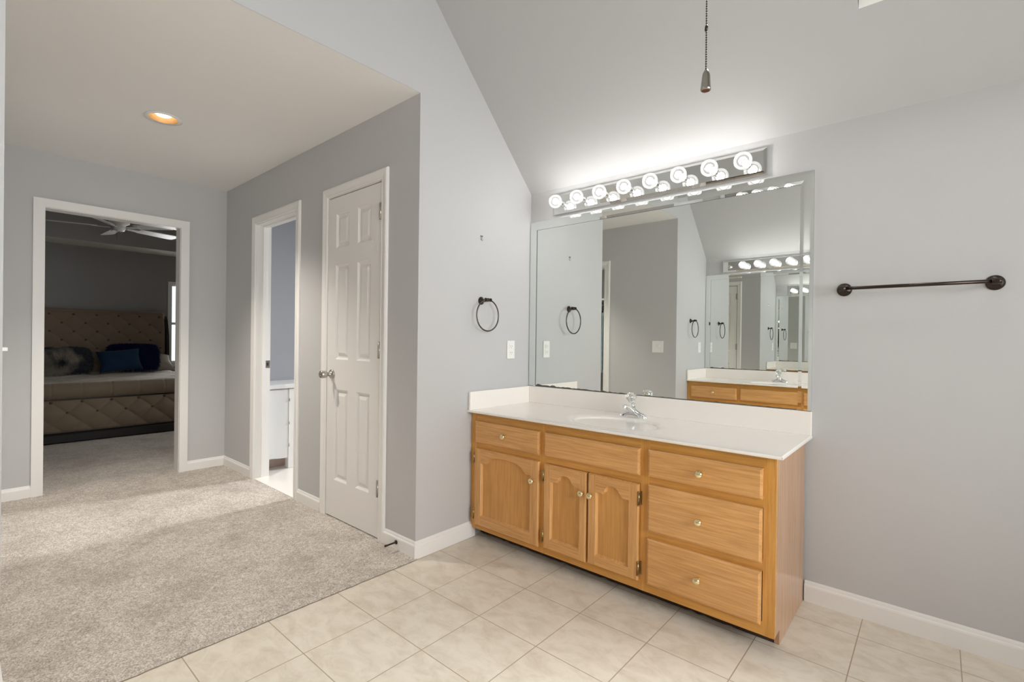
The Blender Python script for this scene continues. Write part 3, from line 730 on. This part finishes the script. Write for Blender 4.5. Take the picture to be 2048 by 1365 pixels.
    b.add([(X0, -DC+0.003, Z0), (WC, -DC+0.003, Z0), (WC, -0.003, Z0), (X0, -0.003, Z0)], [[0, 1, 2, 3]])
    b.add([(X0, -DC, Z0), (X0, -DC, Z1-0.003), (X0, -0.003, Z1), (X0, -0.003, Z0)], [[0, 1, 2, 3]])
    bmesh.ops.remove_doubles(b.bm, verts=b.bm.verts[:], dist=2e-5)
    b.build('counter_slab', 'marble', t)
    b = B(); b.box(0.003, 1.6225, -0.0195, -0.002, Z1-0.001, 0.8445, 0.002); b.build('backsplash', 'marble', t)
    b = B(); b.box(0.003, 0.0195, -DC+0.004, -0.0198, Z1-0.001, 0.8440, 0.003, 2); b.build('side_splash', 'marble', t)
    b = B(); b.lathe([(0.022, 0), (0.022, 0.003), (0.017, 0.004), (0.015, 0.002)], (scx, scy, Z1-0.135), (0, 0, 1), 20); b.build('drain', 'chrome', t)

    # centre-set faucet
    fx, fy, fz = 0.800, -0.088, Z1+0.0005
    fa = thing('faucet', (fx, fy, fz), 'chrome faucet with clear knob on the second vanity, seen in the mirror' if two else
               'low chrome faucet with faceted clear acrylic knob behind the oval basin', 'faucet')
    b = B()
    def wing(u, v):
        # oblong base hump: long in x, tapering down to both ends
        a = (u-0.5)*2; ang = math.pi*v
        hx = 0.079*a; q_ = math.sqrt(max(0.0, 1-abs(a)**6)); w = 0.003 + 0.024*q_; h = (0.020 + 0.024*math.exp(-(a*2.0)**2))*(0.12+0.88*q_)
        return (fx+hx, fy+w*math.cos(ang), fz + h*math.sin(ang)**0.55)
    b.grid(wing, 32, 16)
    b.lathe([(0.025, 0.0), (0.024, 0.030), (0.021, 0.038), (0.016, 0.042), (0.012, 0.043), (0.012, 0.055), (0.009, 0.058)], (fx, fy, fz), (0, 0, 1), 24)
    b.build('faucet_base', 'chrome', fa)
    b = B()
    P = [(0, 0.030), (-0.03, 0.046), (-0.06, 0.060), (-0.085, 0.069), (-0.105, 0.072), (-0.118, 0.071)]
    Wd = [0.022, 0.020, 0.017, 0.0155, 0.015, 0.013]; Ht = [0.030, 0.022, 0.015, 0.012, 0.011, 0.009]
    vv = []; sg = 14
    for (dy, dz), w, h in zip(P, Wd, Ht):
        for i in range(sg):
            a = 2*math.pi*i/sg; vv.append((fx + w*math.cos(a), fy+dy, fz+dz-h*0.4+h*0.7*math.sin(a)))
    ff = [[j*sg+i, j*sg+(i+1) % sg, (j+1)*sg+(i+1) % sg, (j+1)*sg+i] for j in range(len(P)-1) for i in range(sg)] + [list(range(sg-1, -1, -1)), [(len(P)-1)*sg+i for i in range(sg)]]
    b.add(vv, ff, True)
    sp_ = b.build('spout', 'chrome', fa)
    b = B(); b.lathe([(0.012, 0), (0.012, 0.016), (0.0105, 0.018), (0.0, 0.018)], (fx, fy-0.105, fz+0.069), (0, 0, -1), 18); b.build('aerator', 'chrome', sp_)
    b = B(); b.cyl((fx+0.0, fy-0.002, fz+0.05), (fx-0.003, fy-0.010, fz+0.080), 0.007, 0.006, 14); b.build('handle_stem', 'chrome', fa)
    b = B(); sgk = 12; zc = fz+0.068
    b.lathe([(0.011, 0.0), (0.017, 0.004), (0.019, 0.014), (0.0225, 0.026), (0.0285, 0.038), (0.0295, 0.047), (0.026, 0.057), (0.016, 0.064), (0.0, 0.066)], (fx-0.002, fy-0.006, zc-0.002), (-0.05, -0.30, 1), sgk, False)
    tag(b.build('handle_knob', 'acrylic', fa), 'clear faceted acrylic knob')
    b = B(); b.lathe([(0.006, 0), (0.009, 0.004), (0.007, 0.007), (0, 0.007)], (fx-0.004, fy-0.018, fz+0.104), (-0.05, -0.3, 1), 12); b.build('handle_cap', 'chrome', fa)

    # wall mirror: pane, bevelled strips left, top, right
    MR, MT, MB = 1.6191, 1.917, 0.8460
    m = thing('wall_mirror', (MR/2, -0.004, MB), 'large wall mirror above the second vanity, seen as a reflection in the nearer mirror' if two else
              'large wall mirror with a mirrored border standing on the cream backsplash below the globe lights', 'mirror')
    b = B(); b.box(0.004, MR, -0.005, -0.0005, MB, MT-0.002); b.build('mirror_pane', 'mirror_glass', m)
    SW = 0.0535
    def strip(p0, p1, inw, cut0=True, cut1=True):
        """p0->p1 outer edge in (x,z); inw unit vector toward the pane centre; mitred ends"""
        p0, p1, inw = Vector((p0[0], 0, p0[1])), Vector((p1[0], 0, p1[1])), Vector((inw[0], 0, inw[1]))
        d = (p1-p0).normalized()
        pr = [(0.0, -0.0056), (0.0, -0.0086), (0.0145, -0.0105), (SW-0.0145, -0.0105), (SW, -0.0088), (SW, -0.0056)]
        a = [p0 + inw*w_ + d*(w_ if cut0 else 0) + Vector((0, y, 0)) for w_, y in pr]
        c = [p1 + inw*w_ - d*(w_ if cut1 else 0) + Vector((0, y, 0)) for w_, y in pr]
        b = B(); k = len(pr)
        q = [[i, (i+1) % k, k+(i+1) % k, k+i] for i in range(k)]
        b.add(a + c, [q[1], q[2], q[3]]); b.k = 1; b.add(a + c, [list(range(k)), list(range(2*k-1, k-1, -1)), q[0], q[4], q[5]])
        bmesh.ops.remove_doubles(b.bm, verts=b.bm.verts[:], dist=1e-6)
        return b.build('mirror_strip', ['mirror_glass', 'glass_edge'], m)
    tag(strip((0.004, MB+0.002), (0.004, MT), (1, 0), False, True), 'mirror strip along the left edge')
    tag(strip((0.004, MT), (MR, MT), (0, -1)), 'mirror strip along the top edge')
    tag(strip((MR, MT), (MR, MB+0.002), (-1, 0), True, False), 'mirror strip along the right edge')
    b = B(); random.seed(5); n = 90; pts = []
    for i in range(n+1):
        x = 0.06 + (1.50)*i/n; t = i/n
        amp = 0.012*max(0.0, 1-t*2.2) + 0.003
        pts.append((x, MB + 0.0015 + amp*(0.35+0.65*abs(math.sin(i*1.3)+0.4*math.sin(i*0.47)))*(0.6+0.4*random.random())))
    for (xa, za), (xb, zb) in zip(pts, pts[1:]): b.add([(xa, -0.0053, MB), (xb, -0.0053, MB), (xb, -0.0053, zb), (xa, -0.0053, za)], [[0, 1, 2, 3]])
    tag(b.build('tarnished_edge', 'desilvered', m, recalc=False), 'dark wavy tarnish along the bottom edge')

    # light bar
    lx0, lx1, lz0, lz1 = 0.196, 1.428, 1.938, 2.062
    q = thing('vanity_light', ((lx0+lx1)/2, -0.002, (lz0+lz1)/2), 'mirrored light bar with an empty first socket above the second mirror, seen reflected' if two else
              'long mirrored light bar with eight lit globe bulbs above the mirror', 'light')
    b = B(); ch = 0.014
    cc = [(lx0, lz0), (lx1, lz0), (lx1, lz1), (lx0, lz1)]; ci = [(lx0+ch, lz0+ch), (lx1-ch, lz0+ch), (lx1-ch, lz1-ch), (lx0+ch, lz1-ch)]
    b.add([(x, -0.002, z) for x, z in cc] + [(x, -0.022, z) for x, z in cc] + [(x, -0.029, z) for x, z in ci],
          [[3, 2, 1, 0], [8, 9, 10, 11]] + [[i, (i+1) % 4, 4+(i+1) % 4, 4+i] for i in range(4)] + [[4+i, 4+(i+1) % 4, 8+(i+1) % 4, 8+i] for i in range(4)])
    b.build('back_plate', 'plate_mirror', q)
    for i in range(8):
        bx = 0.276 + 0.1530*i; bz = 1.992
        s = B(); s.lathe([(0.019, 0), (0.019, 0.004), (0.0155, 0.006), (0.0150, 0.040), (0.0135, 0.042), (0.012, 0.030)], (bx, -0.029, bz), (0, -1, 0), 20)
        so = s.build('socket', 'chrome', q)
        if two and i == 0: continue
        g = B()
        by = -0.108; R = 0.0405
        pr = [(0.0135, -0.038)]
        for j in range(1, 20):
            a = math.pi*(1 - j/20.0)*0.86 + 0
            pr.append((R*math.sin(a), -R*math.cos(math.pi - a) if False else -R*math.cos(math.pi-(math.pi-a)) if False else R*(-math.cos(math.pi - (math.pi - a)))))
        pr = [(0.0135, -0.042)] + [(R*math.sin(a), R*(-math.cos(a))) for a in [0.36 + (math.pi-0.36)*j/22 for j in range(23)]]
        g.lathe(pr, (bx, by, bz), (0, -1, 0), 28)
        bo = g.build('bulb', 'bulb_glass', so)
        tag(bo, 'lit round globe bulb')
        ld = bpy.data.lights.new('bulb_light', 'POINT'); ld.energy = 0.47; ld.shadow_soft_size = 0.022; ld.color = (1.0, 0.98, 0.955)
        lo = bpy.data.objects.new('bulb_light', ld); COL.objects.link(lo); lo.location = (bx, (B.flip - by) if B.flip is not None else by, bz)

    # towel ring, outlet on the side wall
    ty, tz = -0.4608, 1.375
    r = thing('towel_ring', (0, ty, tz), 'dark bronze towel ring on the wall beside the second vanity, seen in the mirror' if two else
              'dark bronze towel ring on the wall left of the mirror', 'towel ring')
    b = B(); b.lathe([(0.0235, 0.0005), (0.0235, 0.004), (0.019, 0.007), (0.017, 0.010), (0.011, 0.013), (0.008, 0.018), (0.0075, 0.05)], (0, ty, tz), (1, 0, 0), 24); b.build('rosette', 'bronze', r)
    b = B(); b.cyl((0.05, ty-0.012, tz+0.004), (0.05, ty+0.030, tz+0.004), 0.0085, seg=14)
    for yy in (ty-0.012, ty+0.009, ty+0.030): b.cyl((0.05, yy-0.002, tz+0.004), (0.05, yy+0.002, tz+0.004), 0.0105, seg=14)
    b.build('post', 'bronze', r)
    b = B(); RR = 0.0915
    b.tube([(0.05, -0.4525 + RR*math.sin(a), tz+0.004-RR + RR*math.cos(a)) for a in [2*math.pi*i/56 for i in range(56)]], 0.0042, 10, True)
    b.build('ring', 'bronze_ring', r)
    oy, oz = -0.1915, 1.0838
    p = thing('wall_outlet', (0, oy, oz), 'white outlet plate on the wall beside the second vanity, seen in the mirror' if two else
              'white outlet plate below the towel ring', 'outlet')
    b = B(); b.box(0.0005, 0.006, oy-0.0355, oy+0.0355, oz-0.0575, oz+0.0575, 0.002); b.build('cover_plate', 'white_plastic', p)
    for e in (-1, 1):
        b = B(); b.box(0.006, 0.0085, oy-0.0165, oy+0.0165, oz+e*0.0205-0.0145, oz+e*0.0205+0.0145, 0.002); rc = b.build('receptacle', 'white_plastic', p)
        b = B()
        for yy in (-0.0065, 0.0065): b.box(0.0084, 0.0088, oy+yy-0.001, oy+yy+0.001, oz+e*0.0205-0.002, oz+e*0.0205+0.006)
        b.cyl((0.0084, oy, oz+e*0.0205-0.008), (0.0088, oy, oz+e*0.0205-0.008), 0.002, seg=8)
        b.build('slots', 'slot_dark', rc)

vanity('first')
B.flip = -D
vanity('second')
B.flip = None

# ------------------------------------------------------------------ small bathroom things
t = thing('towel_bar', (1.965, -0.001, 1.38), 'dark bronze towel bar on the bare wall right of the mirror', 'towel bar')
tz = 1.379
for x, s in ((1.7344, 1), (2.195, -1)):
    b = B(); b.lathe([(0.0275, 0.0005), (0.0275, 0.004), (0.023, 0.008), (0.020, 0.011), (0.013, 0.014), (0.009, 0.020), (0.0085, 0.055), (0.0105, 0.058), (0.0105, 0.074), (0.007, 0.078)], (x, 0, tz), (0, -1, 0), 26)
    b.cyl((x-0.013, -0.066, tz), (x+0.013, -0.066, tz), 0.0105, seg=14)
    b.build('bar_bracket', 'bronze', t)
b = B(); b.cyl((1.735, -0.066, tz), (2.194, -0.066, tz), 0.0068, seg=14); b.build('bar', 'bronze', t)

t = thing('wall_hook', (0.0, -0.463, 1.744), 'tiny clear hook on the bare wall above the towel ring', 'hook')
b = B(); b.box(0.0005, 0.003, -0.471, -0.455, 1.732, 1.757, 0.001)
b.tube([(0.003, -0.463, 1.746), (0.010, -0.463, 1.741), (0.012, -0.463, 1.734), (0.008, -0.463, 1.728)], 0.0025, 8)
b.build('hook_body', 'acrylic', t)
b = B()
for yy in (-0.470, -0.457): b.cyl((0.0008, yy, 1.757), (0.0045, yy, 1.757), 0.0028, seg=10)
b.build('screws', 'slot_dark', t)

t = thing('switch_plate', (-0.2, -D2, 1.09), 'white two-toggle switch plate on the hall wall, seen in the mirror', 'switch')
b = B(); b.box(-0.261, -0.139, -D2+0.0005, -D2+0.006, 1.029, 1.152, 0.002); b.build('cover_plate', 'white_plastic', t)
for xx in (-0.223, -0.177):
    b = B(); b.box(xx-0.005, xx+0.005, -D2+0.005, -D2+0.020, 1.092, 1.104, 0.0015); b.build('toggle', 'white_plastic', t)

t = thing('door_stop', (-0.144, -D1-0.014, 0.05), 'dark bronze door stop sticking out of the baseboard', 'door stop')
b = B(); b.lathe([(0.011, 0.0005), (0.011, 0.005), (0.006, 0.007), (0.0045, 0.009), (0.0045, 0.060), (0.006, 0.062), (0.006, 0.072), (0.004, 0.074)], (-0.144, -D1-0.014, 0.05), (0, -1, 0), 16); b.build('stop_rod', 'bronze', t)

# bead pull chain hanging from the ridge
cx, cy, zb = 1.7189, -1.63, 1.5988
t = thing('pull_chain', (cx, cy, zb), 'beaded metal pull chain with a bell-shaped fob hanging in mid-air before the ceiling', 'pull chain')
b = B()
z = 1.6385; k = 0
while z < RIDGE_Z-0.01:
    off = 0.0004*math.sin(z*9)
    tmp = bmesh.new(); bmesh.ops.create_icosphere(tmp, subdivisions=1, radius=0.0018)
    for q in tmp.verts: q.co += Vector((cx+off, cy, z))
    b.take(tmp, True); z += 0.0043; k += 1
b.cyl((cx, cy, 1.634), (cx, cy, RIDGE_Z-0.012), 0.0005, seg=5)
b.build('bead_chain', 'chain_metal', t)
b = B(); b.lathe([(0.0018, 0), (0.0028, 0.002), (0.0028, 0.008), (0.0018, 0.0105)], (cx-0.0006, cy, 1.706), (0.12, 0, 1), 10); b.build('connector', 'chain_metal', t)
b = B(); b.lathe([(0.0015, 0.0385), (0.0035, 0.0365), (0.0062, 0.031), (0.0070, 0.026), (0.0086, 0.006), (0.0090, 0.003), (0.0084, 0.0005), (0.0070, 0.0), (0.0062, 0.004)], (cx, cy, zb), (0.03, 0.0, 1), 24)
fob = b.build('fob', 'gunmetal', t)
b = B(); b.lathe([(0.0066, 0), (0.0066, 0.003)], (cx, cy, zb+0.0002), (0, 0, 1), 18); b.build('fob_base', 'fob_wood', fob)
b = B(); b.lathe([(0.05, 0), (0.05, 0.01), (0.01, 0.03), (0.004, 0.06)], (cx, RIDGE_Y, RIDGE_Z), (0, 0, -1), 24); b.build('canopy', 'fan_white', t)

# recessed hall light
t = thing('recessed_light', (DLX, DLY, HC), 'lit recessed ceiling light with a gold reflector in the hall', 'ceiling light')
b = B(); b.lathe([(0.0725, 0.0), (0.094, 0.0), (0.094, 0.004), (0.088, 0.006), (0.0725, 0.006)], (DLX, DLY, HC-0.0065), (0, 0, 1), 48)
bm_ = b.bm
bmesh.ops.delete(bm_, geom=[q for q in bm_.faces if len(q.verts) > 4], context='FACES')
b.build('trim_ring', 'hall_ceiling_paint', t)
b = B()
prof = [(0.072, -0.005), (0.070, 0.01), (0.060, 0.05), (0.052, 0.075)]
b.lathe(prof, (DLX, DLY, HC), (0, 0, 1), 48)
bmesh.ops.delete(b.bm, geom=[q for q in b.bm.faces if len(q.verts) > 4], context='FACES')
b.build('reflector', 'can_gold', t, recalc=False)
b = B(); b.lathe([(0.0, -0.008), (0.02, -0.006), (0.036, 0.0), (0.043, 0.008), (0.043, 0.016), (0.040, 0.06)], (DLX, DLY, HC+0.014), (0, 0, 1), 40); b.build('lens', 'downlight_lens', t)
ld = bpy.data.lights.new('downlight_beam', 'SPOT'); ld.energy = 82; ld.color = (1.0, 0.925, 0.82); ld.spot_size = math.radians(104); ld.spot_blend = 0.8; ld.shadow_soft_size = 0.04
lo = bpy.data.objects.new('downlight_beam', ld); COL.objects.link(lo); lo.location = (DLX, DLY, HC-0.012)

# ------------------------------------------------------------------ bedroom
def tuft(y, z, y0, z0, dy, dz):
    a = (y-y0)/dy; c = (z-z0)/(2*dz)
    s = abs(math.sin(math.pi*(a+c)))*abs(math.sin(math.pi*(a-c)))
    return s**0.42
HY0, HY1 = -2.55, -0.345
bed = thing('bed', (-5.9, (HY0+HY1)/2, 0), 'taupe button-tufted sleigh bed in the bedroom', 'bed')
HBY, HBZ, HDY, HDZ = -1.657, 1.42, 0.247, 0.117
def hb_x(z):
    # sleigh curve of the headboard front
    if z < 1.0: return -6.93
    t = (z-1.0)/0.52; return -6.93 - 0.10*t*t
b = B()
def hb(u, v):
    y = HY0 + u*(HY1-HY0); z = 0.35 + v*1.13
    e = min(1.0, min(y-HY0, HY1-y)/0.05); e = math.sqrt(max(0, 1-(1-e)**2)); et = min(1.0, max(0, 1.48-z)/0.05); et = math.sqrt(max(0, 1-(1-et)**2))
    return (hb_x(z) - 0.045 + (0.045+0.020*tuft(y, z, HBY, HBZ, HDY, HDZ))*e*et, y, z)
b.grid(hb, 220, 110)
def roll(u, v):
    a = math.pi*v; y = HY0 + u*(HY1-HY0); e = min(1.0, min(y-HY0, HY1-y)/0.05); e = 0.6+0.4*math.sqrt(max(0, 1-(1-e)**2))
    return (hb_x(1.46) - 0.075 + 0.075*math.cos(a)*e, y, 1.462 + 0.045*math.sin(a)*e)
b.grid(roll, 60, 12)
b.add([(-7.12, HY0, 0.3), (-7.12, HY1, 0.3), (-7.16, HY1, 1.45), (-7.16, HY0, 1.45)], [[0, 1, 2, 3]])
hbo = b.build('headboard', 'upholstery', bed, recalc=False)
def button(parent, x, y, z):
    q = B(); q.sphere((x, y, z), 0.0145, 10, (0.45, 1, 1)); return q.build('tufting_button', 'button_cloth', parent)
for r_ in range(6):
    z = HBZ - HDZ*r_
    for c_ in range(-4, 7):
        y = HBY + HDY*(c_ + (0.5 if r_ % 2 else 0))
        if HY0+0.06 < y < HY1-0.05: button(hbo, hb_x(z)+0.004, y, z)
b = B()
prof = [(-6.94, 0.0), (-6.90, 0.4), (-6.895, 0.9), (-6.92, 1.15), (-6.99, 1.38), (-7.05, 1.44), (-7.16, 1.44), (-7.17, 0.9), (-7.17, 0.0)]
b.prism(prof, 1, HY1+0.001, HY1+0.035); b.build('headboard_side', 'dark_wood', bed)
b = B(); b.prism(prof, 1, HY0-0.035, HY0-0.001); b.build('headboard_side', 'dark_wood', bed)
# footboard
FX = -4.83; FY0, FY1 = -2.60, -0.30
FBY, FBZ, FDY, FDZ = -1.718, 0.320, 0.2457, 0.112
b = B()
def fb(u, v):
    y = FY0 + u*(FY1-FY0); z = 0.105 + v*0.345
    e = min(1.0, v/0.10); e = math.sqrt(max(0, 1-(1-e)**2))
    bulge = 0.03*math.sin(math.pi*min(1, max(0, v)))
    return (FX-0.055 + (0.03 + bulge + 0.022*tuft(y, z, FBY, FBZ, FDY, FDZ))*e, y, z)
b.grid(fb, 230, 50)
def fr(u, v):
    y = FY0 + u*(FY1-FY0); a = -0.5*math.pi + 1.55*math.pi*v
    ph = ((y-FBY)/FDY + 0.5) % 1.0; g = min(ph, 1-ph)*FDY
    R = 0.086 - 0.005*math.exp(-(g/0.006)**2)
    return (FX-0.06 + R*math.cos(a), y, 0.544 + R*math.sin(a))
b.grid(fr, 230, 22)
b.add([(FX-0.10, FY0, 0.1), (FX-0.10, FY1, 0.1), (FX-0.12, FY1, 0.6), (FX-0.12, FY0, 0.6)], [[0, 1, 2, 3]])
b.add([(FX-0.10, FY1, 0.1), (FX+0.0, FY1, 0.1), (FX+0.0, FY1, 0.6), (FX-0.12, FY1, 0.6)], [[0, 1, 2, 3]])
fbo = b.build('footboard', 'upholstery', bed, recalc=False)
for r_, z in enumerate((0.432, 0.320, 0.150)):
    for c_ in range(-4, 6):
        y = FBY + FDY*(c_ + (0.0 if r_ == 1 else 0.5))
        if FY0+0.05 < y < FY1-0.05: button(fbo, FX + (0.004 if r_ == 1 else -0.012), y, z)
b = B(); b.box(FX-0.14, FX+0.03, FY0-0.02, FY1+0.02, 0.010, 0.105, 0.012); b.build('footboard_base', 'dark_wood', bed)
for ya in (HY1-0.02, HY0-0.03):
    b = B(); b.box(-6.93, FX-0.12, ya, ya+0.05, 0.12, 0.44, 0.02); b.build('side_rail', 'upholstery', bed)
b = B(); b.box(-6.875, FX-0.165, HY0+0.05, HY1-0.05, 0.20, 0.585, 0.05, 3); b.build('mattress', 'sham_cloth', bed)
# bedspread
random.seed(8)
t = B()
def bs(u, v):
    x = -6.86 + u*(FX-0.155+6.86); y = HY0+0.03 + v*(HY1-HY0-0.06)
    z = 0.622 + 0.010*math.sin(x*7+math.sin(y*5)) * math.sin(y*6+1.3) + 0.005*math.sin(x*23+y*17)
    if u > 0.985: z -= 0.03
    if v < 0.01 or v > 0.99: z -= 0.16
    return (x, y, z)
t.grid(bs, 70, 60)
o = t.build('bedspread', 'bedspread'); tag(o, 'crumpled cream bedspread lying on the tufted bed', 'bedspread')
sm = o.modifiers.new('thickness', 'SOLIDIFY'); sm.thickness = 0.02; sm.offset = -1

def pillow(name, mat, c, w, h, th, tilt, roll_, yawp, label, cat, fur=0, fl=0.04, seed=1):
    """cushion standing on edge, face toward +x"""
    random.seed(seed)
    R = Matrix.Rotation(yawp, 3, 'Z') @ Matrix.Rotation(tilt, 3, 'Y') @ Matrix.Rotation(roll_, 3, 'X')
    C = Vector(c)
    b = B()
    bw, bh, pw = (w*0.86, h*0.78, 2.2) if fur else (w, h, 3.0)
    def edge(a): return math.copysign(1-(1-abs(a))**1.15, a)
    def surf(s):
        def fn(u, v):
            a, d = edge((u-0.5)*2), edge((v-0.5)*2)
            pinch = 1 - 0.10*(1-d*d)*abs(a)**3; pinch2 = 1 - 0.10*(1-a*a)*abs(d)**3
            k = max(0.0, (1-abs(a)**pw)*(1-abs(d)**pw))**0.5
            if fur:
                a0, d0 = a, d; a = a0*math.sqrt(1-0.30*d0*d0); d = d0*math.sqrt(1-0.30*a0*a0)
            p = Vector((s*th*0.5*k, a*bw*0.5*pinch, d*bh*0.5*pinch2)) + Vector((0.004*math.sin(a*5+d*4)*k, 0, 0))
            return C + R @ p
        return fn
    b.grid(surf(1), 26, 26); b.grid(surf(-1), 26, 26)
    if fur:
        fs = [surf(1), surf(-1)]
        for i in range(fur):
            s = 0 if random.random() < 0.72 else 1
            u, v = random.random(), random.random()
            if random.random() < 0.35:
                if random.random() < 0.6: v = random.uniform(0.93, 1.0)
                else: u = random.choice((random.uniform(0, 0.06), random.uniform(0.94, 1)))
            p = Vector(fs[s](u, v)); q = p - C; n = R @ Vector(((1 if s == 0 else -1)*0.7, 2.2*(u-0.5), 2.2*(v-0.5))); n.normalize()
            d = (n*random.uniform(0.7, 1.1) + Vector((random.uniform(-.6, .6), random.uniform(-.6, .6), random.uniform(-.6, .6)))).normalized()
            ln = fl*random.uniform(0.5, 1.1); sd = d.orthogonal().normalized()*0.0026
            mid = p + d*ln*0.55; tip = p + d*ln + Vector((0, 0, -0.25*ln))
            b.add([p-sd, p+sd, mid+sd*0.8, mid-sd*0.8, tip], [[0, 1, 2, 3], [3, 2, 4]])
    o = b.build(name, mat, None, False)
    return tag(o, label, cat)
pillow('throw_pillow', 'fur_grey', (-6.30, -1.575, 0.81), 0.56, 0.35, 0.20, -0.30, 0.0, 0.06, 'shaggy grey and black fur throw pillow at the left of the bed', 'pillow', 18000, 0.085, 2)
pillow('throw_pillow.001', 'velvet_blue', (-6.24, -1.03, 0.80), 0.47, 0.31, 0.15, -0.42, 0.10, -0.04, 'smooth dark blue throw pillow in the middle, front of the three', 'pillow', 0, 0, 3)
pillow('throw_pillow.002', 'fur_navy', (-6.47, -0.84, 0.835), 0.64, 0.40, 0.18, -0.34, 0.0, -0.10, 'shaggy navy fur throw pillow leaning behind the smooth blue one', 'pillow', 17000, 0.085, 4)
pillow('bed_pillow', 'sham_cloth', (-6.72, -0.62, 0.735), 0.62, 0.42, 0.17, -1.05, -0.0, 0.0, 'beige bed pillow half hidden at the right end of the headboard', 'pillow', 0, 0, 5)

# ceiling fan
fx, fy, fz = -5.0, -1.27, 2.345
t = thing('ceiling_fan', (fx, fy, fz), 'white ceiling fan hanging in the bedroom above the bed', 'ceiling fan')
b = B(); b.lathe([(0.06, 0.0), (0.055, -0.03), (0.015, -0.06), (0.013, -0.78)], (fx, fy, TZ1), (0, 0, 1), 24); b.build('downrod', 'fan_white', t)
b = B(); b.lathe([(0.03, 0.13), (0.09, 0.11), (0.10, 0.08), (0.095, 0.04), (0.06, 0.02), (0.055, 0.0), (0.06, -0.02), (0.045, -0.045), (0.0, -0.05)], (fx, fy, fz+0.03), (0, 0, 1), 28); b.build('motor_housing', 'fan_white', t)
for i in range(5):
    a = math.radians(19 + 72*i); d = Vector((-math.sin(a), math.cos(a), 0)); n = Vector((-d.y, d.x, 0))
    P0 = Vector((fx, fy, fz+0.02)); b = B()
    def bl(s, w, dz=0): return P0 + d*s + n*w + Vector((0, 0, -w*0.22 + dz))
    out = [(0.20, -0.05), (0.58, -0.068), (0.62, -0.055), (0.635, 0.0), (0.62, 0.055), (0.58, 0.068), (0.20, 0.05)]
    k = len(out)
    b.add([bl(s, w) for s, w in out] + [bl(s, w, 0.006) for s, w in out], [list(range(k-1, -1, -1)), list(range(k, 2*k))] + [[j, (j+1) % k, k+(j+1) % k, k+j] for j in range(k)])
    bo = b.build('fan_blade', 'fan_white', t)
    b = B(); 
    b.add([bl(0.08, -0.015, -0.006), bl(0.24, -0.03, -0.006), bl(0.24, 0.03, -0.006), bl(0.08, 0.015, -0.006), bl(0.08, -0.015, -0.001), bl(0.24, -0.03, -0.001), bl(0.24, 0.03, -0.001), bl(0.08, 0.015, -0.001)],
          [[3, 2, 1, 0], [4, 5, 6, 7], [0, 1, 5, 4], [1, 2, 6, 5], [2, 3, 7, 6], [3, 0, 4, 7]])
    b.build('blade_iron', 'fan_white', bo)
b = B(); b.cyl((fx+0.05, fy-0.03, fz-0.01), (fx+0.05, fy-0.03, fz-0.13), 0.0016, seg=6); b.build('fan_chain', 'chain_metal', t)

# ------------------------------------------------------------------ cabinet in the tiled room
t = thing('white_cabinet', (-2.4, -0.4, 0), 'low white cabinet inside the narrow doorway on the white tiles', 'cabinet')
CX = -2.215
b = B(); b.box(-2.655, CX-0.02, -0.80, 0.1, 0.10, 0.700); b.build('cabinet_body', 'cabinet_white', t)
b = B(); b.box(-2.655, CX+0.015, -0.805, 0.1, 0.700, 0.735, 0.004); b.build('cabinet_top', 'cabinet_white', t)
b = B()
n = 10; pts = [(-0.80, 0.69), (-0.80, 0.118)] + [(-0.80+0.212*i/n, 0.118-0.022*math.sin(math.pi*0.5*i/n)) for i in range(1, n+1)] + [(-0.588, 0.69)]
b.prism(pts, 0, CX-0.019, CX); b.build('cabinet_door', 'cabinet_white', t)
b = B(); b.box(CX-0.06, CX+0.004, -0.584, -0.525, 0.003, 0.695, 0.003); b.build('cabinet_leg', 'cabinet_white', t)
b = B()
for z in (0.60, 0.40, 0.205): b.cyl((CX+0.004, -0.580, z-0.012), (CX+0.004, -0.580, z+0.012), 0.004, seg=8)
b.build('cabinet_hinge', 'gunmetal', t)
b = B(); b.box(-2.35, -2.34, -0.80, 0.1, 0.003, 0.10); b.build('cabinet_plinth', 'pink_tile', t)

# ------------------------------------------------------------------ clothes closet (seen in the mirror)
t = thing('closet_shelf', (-1.3, -3.7, 1.75), 'white closet shelf with rod above the hanging clothes, seen in the mirror', 'shelf')
b = B(); b.box(-L+0.001, -0.161, -3.899, -3.54, 1.72, 1.745); b.build('shelf_board', 'trim_paint', t)
b = B(); b.cyl((-L+0.001, -3.58, 1.64), (-0.161, -3.58, 1.64), 0.015, seg=12); b.build('closet_rod', 'chrome', t)
random.seed(21)
names = ['teal shirt', 'pale blue shirt', 'dark teal shirt', 'pale grey-green shirt', 'deep teal dress', 'pale aqua blouse']
for i in range(10):
    x = -2.3 + 0.17*i; mt = 'teal_cloth' if i % 2 == 0 else 'pale_cloth'
    g = thing('hanging_garment', (x, -3.58, 1.62), ('dark teal' if i % 2 == 0 else 'pale aqua') + ' garment on the closet rod, seen in the mirror', 'garment', 'dark teal garments on the closet rod' if i % 2 == 0 else 'pale aqua garments on the closet rod')
    b = B(); b.tube([(x, -3.58, 1.656), (x, -3.594, 1.64), (x, -3.58, 1.60)], 0.003, 6); b.tube([(x, -3.78, 1.53), (x, -3.58, 1.60), (x, -3.38, 1.53)], 0.005, 6); b.build('hanger', 'chrome', g)
    b = B(); ph = random.random()*6; ln = random.uniform(0.7, 1.0)
    def gm(u, v):
        y = -3.58 + (u-0.5)*(0.42 + 0.10*v); zt_ = 1.592 - 0.07*abs(u-0.5)*2
        return (x + 0.022*math.sin(u*14+ph)*(0.3+v) , y, zt_ - v*ln)
    b.grid(gm, 24, 14); o = b.build('cloth', mt, g, False)
    sm = o.modifiers.new('thickness', 'SOLIDIFY'); sm.thickness = 0.014
